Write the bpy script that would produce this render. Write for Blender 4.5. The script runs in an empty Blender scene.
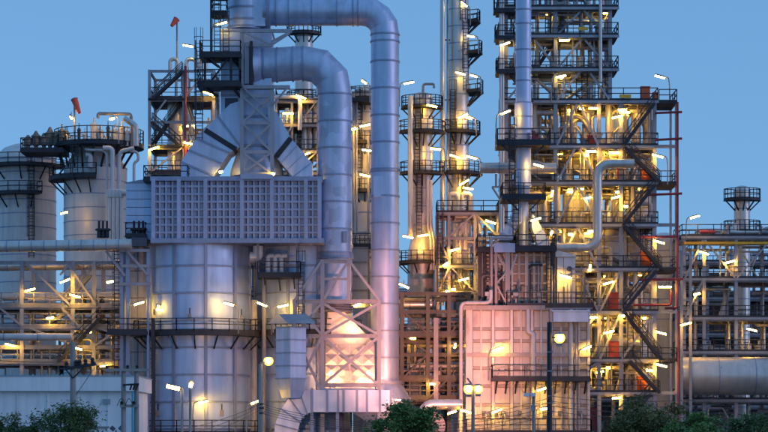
import bpy, math, random
from mathutils import Vector, Matrix
R = math.radians
random.seed(7)
scene = bpy.context.scene
col = scene.collection

# ---------------------------------------------------------------- camera, sky, sun, exposure
K, CZ, HY = 0.000432, 4.0, 440.0          # metres per photo pixel per metre of depth, eye height, horizon row
cam = bpy.data.cameras.new('camera'); camo = bpy.data.objects.new('camera', cam); col.objects.link(camo)
camo.location = (0, 0, CZ); camo.rotation_euler = (R(90), 0, 0)
cam.sensor_width = 36; cam.lens = 36/(768*K); cam.shift_y = (HY-216)/768
cam.clip_start = 1; cam.clip_end = 6000
scene.camera = camo

SUN_EL, SUN_AZ = 14.0, 112.0              # degrees; azimuth clockwise from +Y: faint dusk glow behind the camera's right shoulder
world = bpy.data.worlds.new('World'); scene.world = world; world.use_nodes = True
nt = world.node_tree; bg = nt.nodes['Background']
sky = nt.nodes.new('ShaderNodeTexSky'); sky.sky_type = 'NISHITA'; sky.sun_disc = False
sky.sun_elevation = R(SUN_EL); sky.sun_rotation = R(SUN_AZ)
sky.air_density = 0.75; sky.dust_density = 0.0; sky.ozone_density = 4.2
# after sunset the dome is an even blue: most of the sky colour is that blue, the rest the scattering model's falloff
dome = nt.nodes.new('ShaderNodeMix'); dome.data_type = 'RGBA'; dome.inputs[0].default_value = 0.68
dome.inputs[7].default_value = (1.30, 3.05, 5.55, 1); nt.links.new(sky.outputs[0], dome.inputs[6])
nt.links.new(dome.outputs[2], bg.inputs[0]); bg.inputs[1].default_value = 0.097
sl = bpy.data.lights.new('sun', 'SUN'); slo = bpy.data.objects.new('sun', sl); col.objects.link(slo)
sl.energy = 0.36; sl.angle = R(30); sl.color = (0.92, 0.72, 0.95)
az, el = R(SUN_AZ), R(SUN_EL)
sdir = Vector((math.sin(az)*math.cos(el), math.cos(az)*math.cos(el), math.sin(el)))
slo.rotation_euler = sdir.to_track_quat('Z', 'Y').to_euler(); slo.location = (-80, -60, 60)
vs = scene.view_settings
vs.view_transform = 'Standard'; vs.look = 'None'; vs.gamma = 1.0; vs.use_curve_mapping = False
vs.exposure = 0.5
scene.render.engine = 'CYCLES'
scene.cycles.use_denoising = True
scene.cycles.max_bounces = 5; scene.cycles.diffuse_bounces = 3; scene.cycles.glossy_bounces = 2
scene.cycles.use_light_tree = True
scene.cycles.sample_clamp_indirect = 4.0

# ---------------------------------------------------------------- helpers
def X(px, D): return (px-384)*K*D
def Z(py, D): return CZ+(HY-py)*K*D
def S(n, D): return n*K*D
def P(px, py, D): return Vector((X(px, D), D, Z(py, D)))

class MB:
    """collects shapes in world coordinates; build() links them as one mesh object"""
    def __init__(s): s.v = []; s.f = []; s.sm = []
    def add(s, vs_, fs, smooth=False):
        o = len(s.v); s.v.extend([tuple(q) for q in vs_])
        for f in fs: s.f.append(tuple(i+o for i in f)); s.sm.append(smooth)
        return s
    def box(s, x0, x1, y0, y1, z0, z1):
        v = [(x, y, z) for z in (z0, z1) for y in (y0, y1) for x in (x0, x1)]
        return s.add(v, [(0,2,3,1),(4,5,7,6),(0,1,5,4),(2,6,7,3),(0,4,6,2),(1,3,7,5)])
    def beam(s, p0, p1, w, h=None, prof='box'):
        p0, p1 = Vector(p0), Vector(p1); h = h or w
        d = (p1-p0)
        if d.length < 1e-6: return s
        d.normalize()
        up = Vector((0, 1, 0)) if abs(d.z) > 0.9 else Vector((0, 0, 1))
        u = d.cross(up).normalized(); n = u.cross(d).normalized()
        if prof == 'box':
            pr = [(-w/2,-h/2),(w/2,-h/2),(w/2,h/2),(-w/2,h/2)]
        else:
            t, b = w*.16, h*.14
            pr = [(-w/2,-h/2),(w/2,-h/2),(w/2,-h/2+b),(t/2,-h/2+b),(t/2,h/2-b),(w/2,h/2-b),(w/2,h/2),(-w/2,h/2),(-w/2,h/2-b),(-t/2,h/2-b),(-t/2,-h/2+b),(-w/2,-h/2+b)]
        n_ = len(pr)
        v = [p+u*a+n*c for p in (p0, p1) for a, c in pr]
        f = [(i, (i+1) % n_, (i+1) % n_+n_, i+n_) for i in range(n_)] + [tuple(range(n_-1,-1,-1)), tuple(range(n_, 2*n_))]
        return s.add(v, f)
    def tube(s, pts, r, n=12, caps=True, smooth=True, facet=False):
        """mitred tube along a polyline; r a number or one per point"""
        pts = [Vector(p) for p in pts]; m = len(pts)
        rs = r if isinstance(r, (list, tuple)) else [r]*m
        dirs = [(pts[i+1]-pts[i]).normalized() for i in range(m-1)]
        d0 = dirs[0]
        ref = Vector((0, 1, 0)) if abs(d0.y) < .9 else Vector((1, 0, 0))
        u = d0.cross(ref).normalized()
        vs_ = []
        for i in range(m):
            a = dirs[max(i-1, 0)]; b = dirs[min(i, m-2)]
            if i > 0:
                q = dirs[i-2 if i-2 >= 0 else 0].rotation_difference(a) if i >= 2 else None
                if q: u = q @ u
            t = (a+b).normalized()
            w = a.cross(u).normalized()
            for j in range(n):
                an = 2*math.pi*j/n
                off = (u*math.cos(an)+w*math.sin(an))*rs[i]
                k = -off.dot(t)/max(a.dot(t), .2)
                vs_.append(pts[i]+off+a*k)
        fs = []
        for i in range(m-1):
            for j in range(n):
                fs.append((i*n+j, i*n+(j+1) % n, (i+1)*n+(j+1) % n, (i+1)*n+j))
        if facet:
            for i in range(m-1): s.add(vs_[i*n:(i+2)*n], [(j, (j+1) % n, n+(j+1) % n, n+j) for j in range(n)], smooth)
        else: s.add(vs_, fs, smooth)
        if caps:
            s.add(vs_[:n], [tuple(range(n-1, -1, -1))]); s.add(vs_[-n:], [tuple(range(n))])
        return s
    def lathe(s, cx, cy, prof, n=32, a0=0, smooth=True, caps=True):
        vs_ = [(cx+r*math.cos(a0+2*math.pi*j/n), cy+r*math.sin(a0+2*math.pi*j/n), z) for r, z in prof for j in range(n)]
        for i in range(len(prof)-1):
            seg = vs_[i*n:(i+2)*n]
            s.add(seg, [(j, (j+1) % n, n+(j+1) % n, n+j) for j in range(n)], smooth)
        if caps:
            s.add(vs_[:n], [tuple(range(n-1, -1, -1))]); s.add(vs_[-n:], [tuple(range(n))])
        return s
    def prism(s, poly, y0, y1):
        """polygon of (x, z) world points extruded in depth"""
        n = len(poly)
        v = [(x, y0, z) for x, z in poly]+[(x, y1, z) for x, z in poly]
        return s.add(v, [tuple(range(n)), tuple(range(2*n-1, n-1, -1))]+[(i, i+n, (i+1) % n+n, (i+1) % n) for i in range(n)])
    def arc_deck(s, cx, cy, r0, r1, a0, a1, z, t=.1):
        n = max(3, int((a1-a0)/10)); v = []
        for i in range(n+1):
            a = R(a0+(a1-a0)*i/n); c, q = math.cos(a), math.sin(a)
            v += [(cx+r0*c, cy+r0*q, z), (cx+r1*c, cy+r1*q, z), (cx+r1*c, cy+r1*q, z-t), (cx+r0*c, cy+r0*q, z-t)]
        f = []
        for i in range(n):
            b = i*4
            for k in range(4): f.append((b+k, b+(k+1) % 4, b+4+(k+1) % 4, b+4+k))
        f += [(0,1,2,3), (n*4+3, n*4+2, n*4+1, n*4)]
        return s.add(v, f)
    def rail(s, pts, h=1.1, step=1.5, t=.075):
        pts = [Vector(p) for p in pts]
        for a, b in zip(pts, pts[1:]):
            L = (b-a).length
            if L < .05: continue
            k = max(1, round(L/step))
            for i in range(k+1):
                p = a.lerp(b, i/k); s.beam(p, p+Vector((0,0,h)), t)
            for q in (h, h*.55): s.beam(a+Vector((0,0,q)), b+Vector((0,0,q)), t)
            s.beam(a+Vector((0,0,.08)), b+Vector((0,0,.08)), .03, .17)
        return s
    def ladder(s, x, y, z0, z1, cage=True, fy=-1, w=.5):
        for e in (-w/2, w/2): s.beam((x+e, y, z0), (x+e, y, z1), .08)
        z = z0+.2
        while z < z1: s.beam((x-w/2, y, z), (x+w/2, y, z), .05); z += .34
        if cage and z1-z0 > 2.6:
            arc = [(-.36, .0), (-.36, .42), (-.18, .66), (.18, .66), (.36, .42), (.36, .0)]
            z = z0+2.2
            while z < z1+1.05:
                pt = [(x+a, y+fy*b, z) for a, b in arc]
                for a, b in zip(pt, pt[1:]): s.beam(a, b, .05)
                z += .95
            for a, b in arc[1:5]: s.beam((x+a, y+fy*b, z0+2.2), (x+a, y+fy*b, z1+1.0), .045)
        return s
    def build(s, name, mat, parent=None, T=None):
        me = bpy.data.meshes.new(name)
        o0 = T.loc if T else Vector((0,0,0))
        me.from_pydata([(a-o0.x, b-o0.y, c-o0.z) for a, b, c in s.v], [], s.f)
        me.polygons.foreach_set('use_smooth', s.sm)
        me.materials.append(mat)
        ob = bpy.data.objects.new(name, me); col.objects.link(ob)
        ob.parent = parent if parent else (T.o if T else None)
        return ob

class Thing:
    def __init__(s, name, label, cat, loc, group=None):
        s.o = bpy.data.objects.new(name, None); col.objects.link(s.o)
        s.o.empty_display_size = .5
        s.loc = Vector(loc); s.o.location = s.loc
        s.o['label'] = label; s.o['category'] = cat
        if group: s.o['group'] = group
    def part(s, name, mb, mat, parent=None): return mb.build(name, mat, parent, s)
    def beam(s, name, p0, p1, w, h=None, mat=None, prof='box', parent=None):
        return s.part(name, MB().beam(p0, p1, w, h, prof), mat, parent)
    def box(s, name, x0, x1, y0, y1, z0, z1, mat, parent=None):
        return s.part(name, MB().box(x0, x1, y0, y1, z0, z1), mat, parent)
    def tube(s, name, pts, r, mat, n=12, parent=None):
        return s.part(name, MB().tube(pts, r, n), mat, parent)

def single(name, mb, mat, label, cat, group=None, kind=None):
    o = mb.build(name, mat)
    if kind: o['kind'] = kind
    if label: o['label'] = label; o['category'] = cat
    if group: o['group'] = group
    return o

def bend(pts, rad, n=4):
    """round the corners of a polyline"""
    pts = [Vector(p) for p in pts]; out = [pts[0]]
    for a, b, c in zip(pts, pts[1:], pts[2:]):
        r = min(rad, (a-b).length*.49, (c-b).length*.49)
        p, q = b+(a-b).normalized()*r, b+(c-b).normalized()*r
        for i in range(n+1):
            t = i/n; out.append(p*(1-t)**2+b*2*t*(1-t)+q*t*t)
    out.append(pts[-1]); return out

# ---------------------------------------------------------------- materials
def paint(name, c, rough=.5, metal=0., var=.14, bump=.03, wave=.0, rust=0.):
    m = bpy.data.materials.new(name); m.use_nodes = True
    n, l = m.node_tree.nodes, m.node_tree.links
    b = n['Principled BSDF']; g = n.new('ShaderNodeNewGeometry')
    def noise(scale, det, sc=(1,1,1)):
        mp = n.new('ShaderNodeMapping'); mp.inputs['Scale'].default_value = sc
        l.new(g.outputs['Position'], mp.inputs[0])
        t = n.new('ShaderNodeTexNoise'); t.inputs['Scale'].default_value = scale; t.inputs['Detail'].default_value = det
        l.new(mp.outputs[0], t.inputs['Vector']); return t
    a = noise(.55, 5); st = noise(1.6, 4, (1,1,.12))
    mx = n.new('ShaderNodeMath'); mx.operation = 'ADD'
    l.new(a.outputs[0], mx.inputs[0]); l.new(st.outputs[0], mx.inputs[1])
    rp = n.new('ShaderNodeMapRange'); rp.inputs[1].default_value = .7; rp.inputs[2].default_value = 1.3
    l.new(mx.outputs[0], rp.inputs[0])
    mix = n.new('ShaderNodeMix'); mix.data_type = 'RGBA'
    mix.inputs[6].default_value = (*[q*(1-var) for q in c], 1); mix.inputs[7].default_value = (*[min(.9, q*(1+var)) for q in c], 1)
    l.new(rp.outputs[0], mix.inputs[0])
    out = mix.outputs[2]
    dn = noise(1.9, 7, (1,1,.07)); dr = n.new('ShaderNodeMapRange'); dr.inputs[1].default_value = .48; dr.inputs[2].default_value = .72; dr.inputs[3].default_value = 1.0; dr.inputs[4].default_value = .84
    l.new(dn.outputs[0], dr.inputs[0]); dm = n.new('ShaderNodeVectorMath'); dm.operation = 'SCALE'; l.new(out, dm.inputs[0]); l.new(dr.outputs[0], dm.inputs['Scale']); out = dm.outputs[0]
    if rust:
        rn = noise(1.1, 8, (1,1,.35)); rr = n.new('ShaderNodeMapRange')
        rr.inputs[1].default_value = .60; rr.inputs[2].default_value = .74; rr.inputs[4].default_value = rust
        l.new(rn.outputs[0], rr.inputs[0])
        m2 = n.new('ShaderNodeMix'); m2.data_type = 'RGBA'; m2.inputs[7].default_value = (.16, .08, .045, 1)
        l.new(rr.outputs[0], m2.inputs[0]); l.new(out, m2.inputs[6]); out = m2.outputs[2]
    l.new(out, b.inputs['Base Color'])
    rg = n.new('ShaderNodeMapRange'); rg.inputs[1].default_value = .3; rg.inputs[2].default_value = .7
    rg.inputs[3].default_value = max(.05, rough-.1); rg.inputs[4].default_value = min(1, rough+.12)
    l.new(a.outputs[0], rg.inputs[0]); l.new(rg.outputs[0], b.inputs['Roughness'])
    b.inputs['Metallic'].default_value = metal
    if bump or wave:
        bp = n.new('ShaderNodeBump'); bp.inputs['Strength'].default_value = .35; bp.inputs['Distance'].default_value = wave or bump
        w = noise(.8 if wave else 9, 2); l.new(w.outputs[0], bp.inputs['Height']); l.new(bp.outputs[0], b.inputs['Normal'])
    return m

def glow(name, c, strength):
    m = bpy.data.materials.new(name); m.use_nodes = True
    b = m.node_tree.nodes['Principled BSDF']
    b.inputs['Base Color'].default_value = (.8, .8, .8, 1)
    b.inputs['Emission Color'].default_value = (*c, 1); b.inputs['Emission Strength'].default_value = strength
    return m

M = dict(
    shell=paint('furnace_plate_paint', (.47,.60,.84), .48, .5, .12, wave=.07, rust=.22),
    rib=paint('stiffener_paint', (.28,.35,.50), .55, .35, .14),
    grid=paint('grid_stiffener_paint', (.38,.44,.60), .55, .3, .16, rust=.25),
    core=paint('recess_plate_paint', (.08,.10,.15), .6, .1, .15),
    duct=paint('duct_cladding', (.48,.58,.78), .46, .5, .16, wave=.06, rust=.14),
    ring=paint('duct_ring_paint', (.28,.35,.50), .55, .35, .14),
    steel=paint('galvanised_steel', (.26,.27,.31), .5, .3, .2, rust=.35),
    lsteel=paint('light_grey_steel', (.33,.34,.39), .5, .25, .16, rust=.25),
    dark=paint('dark_steel', (.028,.032,.045), .55, .2, .2),
    grating=paint('grating_steel', (.10,.10,.11), .7, .3, .2),
    white=paint('white_insulation', (.62,.61,.62), .45, .15, .12, rust=.2),
    alu=paint('aluminium_jacket', (.58,.57,.56), .36, .55, .10, wave=.02, rust=.06),
    beige=paint('warm_beige_plate', (.48,.47,.48), .5, .15, .2, wave=.06, rust=.5),
    pinkrib=paint('furnace_rib_paint', (.30,.27,.28), .5, .1, .16, rust=.4),
    red=paint('red_paint', (.34,.05,.06), .5, 0, .15),
    orange=paint('orange_paint', (.75,.16,.05), .5, 0, .12),
    firered=paint('fire_line_red', (.24,.03,.05), .5, 0, .15),
    yellow=paint('yellow_paint', (.70,.42,.04), .5, 0, .12),
    cream=paint('white_wall_paint', (.76,.82,.88), .6, 0, .08, rust=.08),
    concrete=paint('concrete', (.33,.31,.29), .85, 0, .15, bump=.05),
    brown=paint('weathered_steel', (.17,.165,.155), .65, .2, .25, rust=.25),
    asphalt=paint('yard_ground', (.09,.088,.083), .9, 0, .2, bump=.05),
    wood=paint('pole_concrete', (.30,.29,.28), .85, 0, .2),
    cable=paint('cable_sheath', (.10,.09,.08), .5, .2, .1),
    black=paint('black_rubber', (.012,.013,.016), .6, 0, .2),
    bluebolt=paint('turquoise_cap', (.05,.42,.55), .5, 0, .1),
    blueroof=paint('blue_grey_roof_sheet', (.30,.38,.46), .45, .2, .12),
    sock=paint('windsock_fabric', (.92,.12,.06), .8, 0, .08),
    tube=glow('warm_tube_glow', (1.0,.50,.055), 135.0),
    tubew=glow('white_tube_glow', (1.0,.62,.12), 40.0),
    sodium=glow('sodium_lamp_glow', (1.0,.60,.05), 13.0),
    flood=glow('flood_lens_glow', (1.0,.38,.14), 360.0),
)
def patched(name, c):
    """cladding with squarish touched-up patches of lighter and darker paint"""
    m = paint(name, c, .48, .45, .12, wave=.05, rust=.08); n, l = m.node_tree.nodes, m.node_tree.links; b = n['Principled BSDF']
    g_ = n.new('ShaderNodeNewGeometry'); v = n.new('ShaderNodeTexVoronoi'); v.distance = 'CHEBYCHEV'; v.inputs['Scale'].default_value = .75; v.inputs['Randomness'].default_value = .9
    l.new(g_.outputs['Position'], v.inputs['Vector']); src = b.inputs['Base Color'].links[0].from_socket
    sp = n.new('ShaderNodeSeparateColor'); l.new(v.outputs['Color'], sp.inputs[0]); mr = n.new('ShaderNodeMapRange'); mr.inputs[3].default_value = .84; mr.inputs[4].default_value = 1.12; l.new(sp.outputs[0], mr.inputs[0])
    mx = n.new('ShaderNodeVectorMath'); mx.operation = 'SCALE'; l.new(src, mx.inputs[0]); l.new(mr.outputs[0], mx.inputs['Scale']); l.new(mx.outputs[0], b.inputs['Base Color'])
    return m
M['patch'] = patched('mottled_duct_cladding', (.46,.56,.74))
# ---------------------------------------------------------------- shared builders
def h_railing(T, pts, mat=None, parent=None, **k): return T.part('handrail', MB().rail(pts, **k), mat or M['dark'], parent)

def rect_platform(T, px0, px1, py, D0, D1, mat=None, rail=True, t=.22, sides='lfr', rails_mat=None, brackets=0):
    """a deck seen edge on, in front-face pixels at depth D0"""
    mat = mat or M['dark']
    x0, x1, z = X(px0, D0), X(px1, D0), Z(py, D0)
    d = T.box('platform', x0, x1, D0, D1, z-t, z, mat)
    if rail:
        e = .06; pts = [(x0+e, D0+e, z), (x1-e, D0+e, z)]
        if 'l' in sides: pts = [(x0+e, D1-e, z)]+pts
        if 'r' in sides: pts = pts+[(x1-e, D1-e, z)]
        h_railing(T, pts, rails_mat or mat, d)
    for i in range(brackets):
        x = x0+(x1-x0)*(i+.5)/brackets
        T.beam('bracket', (x, D0+.1, z-t-.05), (x, D1, z-t-1.0), .12, mat=mat, parent=d)
    return d

def arc_platform(T, cx, cy, r, w, a0, a1, z, mat=None, brackets=5, rails=True, t=.16, steps=12):
    mat = mat or M['dark']
    d = T.part('platform', MB().arc_deck(cx, cy, r-.02, r+w, a0, a1, z, t), mat)
    if rails:
        n = max(3, int((a1-a0)/15)); rr = r+w-.06
        pts = [(cx+rr*math.cos(R(a0+(a1-a0)*i/n)), cy+rr*math.sin(R(a0+(a1-a0)*i/n)), z) for i in range(n+1)]
        ends = [(cx+r*math.cos(R(a)), cy+r*math.sin(R(a)), z) for a in (a0, a1)]
        h_railing(T, [ends[0]]+pts+[ends[1]], mat, d)
    mb = MB()
    for i in range(brackets):
        a = R(a0+(a1-a0)*(i+.5)/brackets); c, q = math.cos(a), math.sin(a)
        mb.beam((cx+(r+w*.9)*c, cy+(r+w*.9)*q, z-t), (cx+(r-.05)*c, cy+(r-.05)*q, z-t-w*.9), .11)
    if brackets: T.part('brackets', mb, mat, d)
    return d

def column_vessel(name, label, pxc, rpx, py0, py1, D, mat, seam=20, plats=(), head='dome', ladders=(), ring=None):
    """an upright cylindrical vessel, centre depth D; plats: (py, width m, a0, a1); ladders: (px offset, py0, py1)"""
    cx, r = X(pxc, D), S(rpx, D)
    z0, z1 = (0 if py1 is None else Z(py1, D)), Z(py0, D)
    T = Thing(name, label, 'process column', (cx, D, z0))
    prof = [(r, z0), (r, z1)]
    if head == 'dome': prof += [(r*math.cos(R(a)), z1+r*.55*math.sin(R(a))) for a in (20, 45, 68, 85)]
    T.part('shell', MB().lathe(cx, D, prof, 36), mat)
    k = 0; z = z1-.1
    while z > z0+.5 and k < 40:
        T.part('seam', MB().lathe(cx, D, [(r, z-.05), (r+.035, z-.05), (r+.035, z+.05), (r, z+.05)], 36, caps=False, smooth=False), ring or M['rib'])
        z -= S(seam, D); k += 1
    for py, w, a0, a1 in plats: arc_platform(T, cx, D, r, w, a0, a1, Z(py, D))
    for dx, a, b in ladders:
        x = cx+S(dx, D); q = max(r*r-(x-cx)**2, .01)**.5
        T.part('ladder', MB().ladder(x, D-q-.18, Z(b, D), Z(a, D)), M['dark'])
    return T

def stair(T, a, b, D, w=.9, mat=None):
    """a flight from pixel a (lower) to pixel b (upper)"""
    mat = mat or M['dark']; mb = MB(); p, q = P(a[0], a[1], D), P(b[0], b[1], D)
    for e in (0, w): mb.beam(p+Vector((0,e,0)), q+Vector((0,e,0)), .08, .30)
    n = max(4, int(abs(q.z-p.z)/.22))
    for i in range(n+1):
        c = p.lerp(q, i/n); mb.box(c.x-.14, c.x+.14, c.y, c.y+w, c.z-.02, c.z+.02)
    for e in (0, w):
        for h in (1.0, .55): mb.beam(p+Vector((0,e,h)), q+Vector((0,e,h)), .065)
        for i in range(0, 6):
            c = p.lerp(q, i/5)+Vector((0,e,0)); mb.beam(c, c+Vector((0,0,1.0)), .06)
    return T.part('stair', mb, mat)

def steel_frame(T, xs, Ds, levels, mat, ztop=None, post=.34, bm=.32, deck=True, rails='f', skip=(), base=0, rails_mat=None, over=.5, joist=2.2, deckmat=None):
    """posts, beams, joists, decks and handrails; xs in pixels at Ds[0], levels in pixels at Ds[0]"""
    wx = [X(p, Ds[0]) for p in xs]; zs = [Z(p, Ds[0]) for p in levels]
    zt = ztop if ztop is not None else max(zs)
    for x in wx:
        for d in Ds: T.beam('post', (x, d, base), (x, d, zt+.02), post, mat=mat, prof='I')
    for li, z in enumerate(zs):
        for i, d in enumerate(Ds):
            for a, b in zip(wx, wx[1:]): T.beam('beam', (a+post/2, d, z-bm/2), (b-post/2, d, z-bm/2), bm*.7, bm, mat, 'I')
        for x in wx:
            for a, b in zip(Ds, Ds[1:]): T.beam('beam', (x, a+post/2, z-bm/2), (x, b-post/2, z-bm/2), bm*.7, bm, mat, 'I')
        if deck and li not in skip:
            x0, x1, y0, y1 = wx[0]-over, wx[-1]+over, Ds[0]-over, Ds[-1]+over
            dk = T.box('deck', x0, x1, y0, y1, z+.01, z+.09, deckmat or M['grating'])
            n = max(2, int((x1-x0)/joist)); mj = MB()
            for i in range(1, n):
                x = x0+(x1-x0)*i/n; mj.beam((x, y0+.1, z-.09), (x, y1-.1, z-.09), .1, .16)
            T.part('joists', mj, mat, dk)
            ed = MB().beam((x0, y0, z-.06), (x1, y0, z-.06), .07, .24)
            T.part('edge_channel', ed, rails_mat or mat, dk)
            e = .08; pts = [(x0+e, y1-e, z+.09), (x0+e, y0+e, z+.09), (x1-e, y0+e, z+.09), (x1-e, y1-e, z+.09), (x0+e, y1-e, z+.09)]
            h_railing(T, pts, rails_mat or M['dark'], dk)

def brace(T, pts, D, w=.22, mat=None):
    """list of pixel segments at depth D"""
    for i, (a, b, c, d) in enumerate(pts): T.beam('brace', P(a, b, D+.004*i), P(c, d, D+.004*i), w, w*.9, mat or M['steel'], 'box')

def pipe(T, pix, r, mat, name='pipe', n=10, rad=None, D=None):
    """pix: (px, py[, D]); r in metres"""
    pts = [P(q[0], q[1], q[2] if len(q) > 2 else D) for q in pix]
    if len(pts) > 2: pts = bend(pts, rad or r*2.6)
    return T.part(name, MB().tube(pts, r, n), mat)

def pipe_thing(name, label, pix, rpx, D, mat, seam=None, rad=None, n=20, group=None):
    r = S(rpx, D); pts = [P(q[0], q[1], q[2] if len(q) > 2 else D) for q in pix]
    T = Thing(name, label, 'pipe', pts[0], group)
    path = bend(pts, rad or r*2.4, 5) if len(pts) > 2 else pts
    T.part('pipe_wall', MB().tube(path, r, n), mat)
    if seam:
        for a, b in zip(pts, pts[1:]):
            L = (b-a).length; k = int(L/seam); d = (b-a).normalized()
            for i in range(1, k):
                c = a.lerp(b, i/k); T.part('joint_band', MB().tube([c-d*.05, c+d*.05], r+.02, n, smooth=False), M['ring'])
    return T

# ---------------------------------------------------------------- the setting
g = MB(); g.add([(-2500,-300,0),(2500,-300,0),(2500,3500,0),(-2500,3500,0)], [(0,1,2,3)])
single('ground', g, M['asphalt'], None, None, kind='structure')
# ================================================================ left furnace: two ribbed drums, grid box, stack, ducts
def ribbed_drum(label, pxc, rpx, Dfront, pytop, a_off, ring0, ring_n):
    R_ = S(rpx, Dfront+4.4); D = Dfront+R_; cx = X(pxc, D)
    ztop = Z(pytop, Dfront)
    T = Thing('furnace_drum', label, 'furnace', (cx, D, 0))
    zs = [ztop-.15]+[Z(ring0+27.3*i, Dfront) for i in range(ring_n)]+[.25]
    NR = 10; step = 2*math.pi/NR
    T.part('liner', MB().lathe(cx, D, [(R_-.12, .1), (R_-.12, ztop-.05)], 60), M['core'])
    # curved plates between the ribs and rings, one mesh per row, turned about the axis
    for zi in range(len(zs)-1):
        z1, z0 = zs[zi], zs[zi+1]; mb = MB(); n = 8; v = []; f = []
        for k in range(5):
            for j in range(n+1):
                u, w = j/n, k/4; a = (u-.5)*(step-.012)
                rr = R_+.035*math.sin(math.pi*u)*math.sin(math.pi*w)
                v.append((rr*math.cos(a), rr*math.sin(a), z0+.01+(z1-z0-.02)*w))
        for k in range(4):
            for j in range(n):
                b = k*(n+1)+j; f.append((b, b+1, b+n+2, b+n+1))
        mb.add(v, f, True)
        me = None
        for s in range(NR):
            if me is None: ob = mb.build('plate', M['shell']); me = ob.data
            else: ob = bpy.data.objects.new('plate', me); col.objects.link(ob)
            ob.parent = T.o; ob.rotation_euler = (0, 0, R(a_off)+step*(s+.5))
    rb = MB().box(R_-.02, R_+.20, -.13, .13, .1, ztop); me = None
    for s in range(NR):
        if me is None: ob = rb.build('rib', M['rib']); me = ob.data
        else: ob = bpy.data.objects.new('rib', me); col.objects.link(ob)
        ob.parent = T.o; ob.rotation_euler = (0, 0, R(a_off)+step*s)
    for z in zs[1:-1]:
        T.part('ring', MB().lathe(cx, D, [(R_-.02, z-.07), (R_+.15, z-.07), (R_+.15, z+.07), (R_-.02, z+.07)], 60, smooth=False, caps=False), M['rib'])
    T.part('top_ring', MB().lathe(cx, D, [(R_-.1, ztop-.28), (R_+.28, ztop-.28), (R_+.28, ztop), (R_-.1, ztop)], 60, smooth=False), M['rib'])
    return T, cx, D, R_

T, cx, D, R_ = ribbed_drum('broad pale grey ribbed furnace drum with wraparound walkway under the grid box', 199.5, 50, 200, 241, 270-24.5, 265, 7)
LD = (cx, D, R_)
zp = Z(331, 199)
d = arc_platform(T, cx, D, R_+.2, 1.25, 178, 362, zp, brackets=9, t=.34)
d2 = rect_platform(T, 107, 148, 331, 199.5, 203, t=.34, sides='l')
arc_platform(T, cx, D, R_+.2, 1.2, 178, 362, Z(433, 199), brackets=9, t=.3)
for px, py in ((157, 317), (194, 317), (161, 413), (225, 413), (243, 317)):
    a = math.asin(max(-.98, min(.98, (X(px, D)-cx)/R_))); x, y = cx+R_*math.sin(a), D-R_*math.cos(a)
    q = T.box('burner_door', x-.16, x+.16, y-.22, y+.1, Z(py+3, 200), Z(py-3, 200), M['steel'])
    T.tube('door_pipe', [(x, y-.1, Z(py-3, 200)), (x, y-.1, Z(py-8, 200)+.1)], .05, M['dark'], 8, q)
x = X(149, 199.6)
T.part('ladder', MB().ladder(x, D-.9*R_+1.2, 0.3, Z(331, 199.6), cage=True), M['dark'])
T.beam('conduit_post', P(153, 432, 199.4), P(153, 318, 199.4), .3, mat=M['dark'])
T.beam('conduit_post', P(151, 436, 199.6)+Vector((-.25,0,0)), P(151, 290, 199.6)+Vector((-.25,0,0)), .16, mat=M['rib'])

T2, cx2, D2, R2 = ribbed_drum('second ribbed furnace drum half hidden behind the vertical ducts', 303, 47, 202.8, 241, 270-52, 265, 7)
arc_platform(T2, cx2, D2, R2+.2, 1.2, 200, 340, Z(331, 201.8), brackets=6, t=.3)

# small service platform between the drums
T = Thing('service_platform', 'dark caged service platform between the two furnace drums', 'platform', P(279, 276, 201.6))
d = rect_platform(T, 257, 301, 274, 200.6, 203.4, t=.3, brackets=3)
T.part('ladder', MB().ladder(X(301, 200.8), 200.5, 10.5, Z(262, 200.8)), M['dark'])
T.beam('hanger', P(258, 276, 200.9), P(258, 243, 200.9), .2, mat=M['steel'])
T.beam('hanger', P(297, 276, 200.9), P(297, 243, 200.9), .2, mat=M['steel'])
pipe(T, [(250, 257), (258, 257), (258, 246)], .45, M['white'], D=201.4)
for px in (268, 275, 281): pipe(T, [(px, 274), (px, 256), (px+6, 256)], .22, M['white'], D=201.8)
pipe(T, [(264, 276, 202.2), (264, 440, 202.2)], .2, M['steel'])
pipe(T, [(254, 300, 204), (254, 440, 204)], .3, M['beige'])

# grid box (convection section)
T = Thing('convection_box', 'wide blue grey convection box faced with a grid of stiffeners', 'furnace box', P(236, 241, 200))
x0, x1, zb, zt = X(152, 200), X(321, 200), Z(241, 200), Z(178, 200)
T.box('back_plate', x0+.05, x1-.05, 200.28, 210, zb+.1, zt-.1, M['grid'])
maj = [153.5, 179, 205.5, 242, 272, 306, 319.5]
vx = list(maj)
for a, b in zip(maj, maj[1:]):
    n = round((b-a)/6.5)
    for i in range(1, n): vx.append(a+(b-a)*i/n)
for px in vx:
    m_ = px in maj; w = .34 if m_ else .17
    T.beam('stiffener', P(px, 240, 200.02 if m_ else 200.15)+Vector((0,.0,0)), P(px, 179, 200.02 if m_ else 200.15), w, .5 if m_ else .22, M['grid'])
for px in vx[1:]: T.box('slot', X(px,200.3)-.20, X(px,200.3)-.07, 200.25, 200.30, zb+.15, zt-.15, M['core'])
for i in range(7):
    z = Z(186.3+7.7*i, 200.1); T.box('stiffener', x0, x1, 200.09 if i % 2 else 200.07, 200.25, z-.09, z+.09, M['grid'])
T.box('top_beam', x0-.15, x1+.15, 199.8, 210.2, zt-.25, zt+.12, M['rib'])
T.box('bottom_beam', x0-.1, x1+.25, 199.7, 210.1, zb-.18, zb+.22, M['rib'])
T.box('cap_beam', X(241, 200), X(273, 200), 199.62, 200.6, zt-.12, zt+.30, M['grid'])
rect_platform(T, 143, 188, 178.2, 199.9, 203, t=.25)
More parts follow.
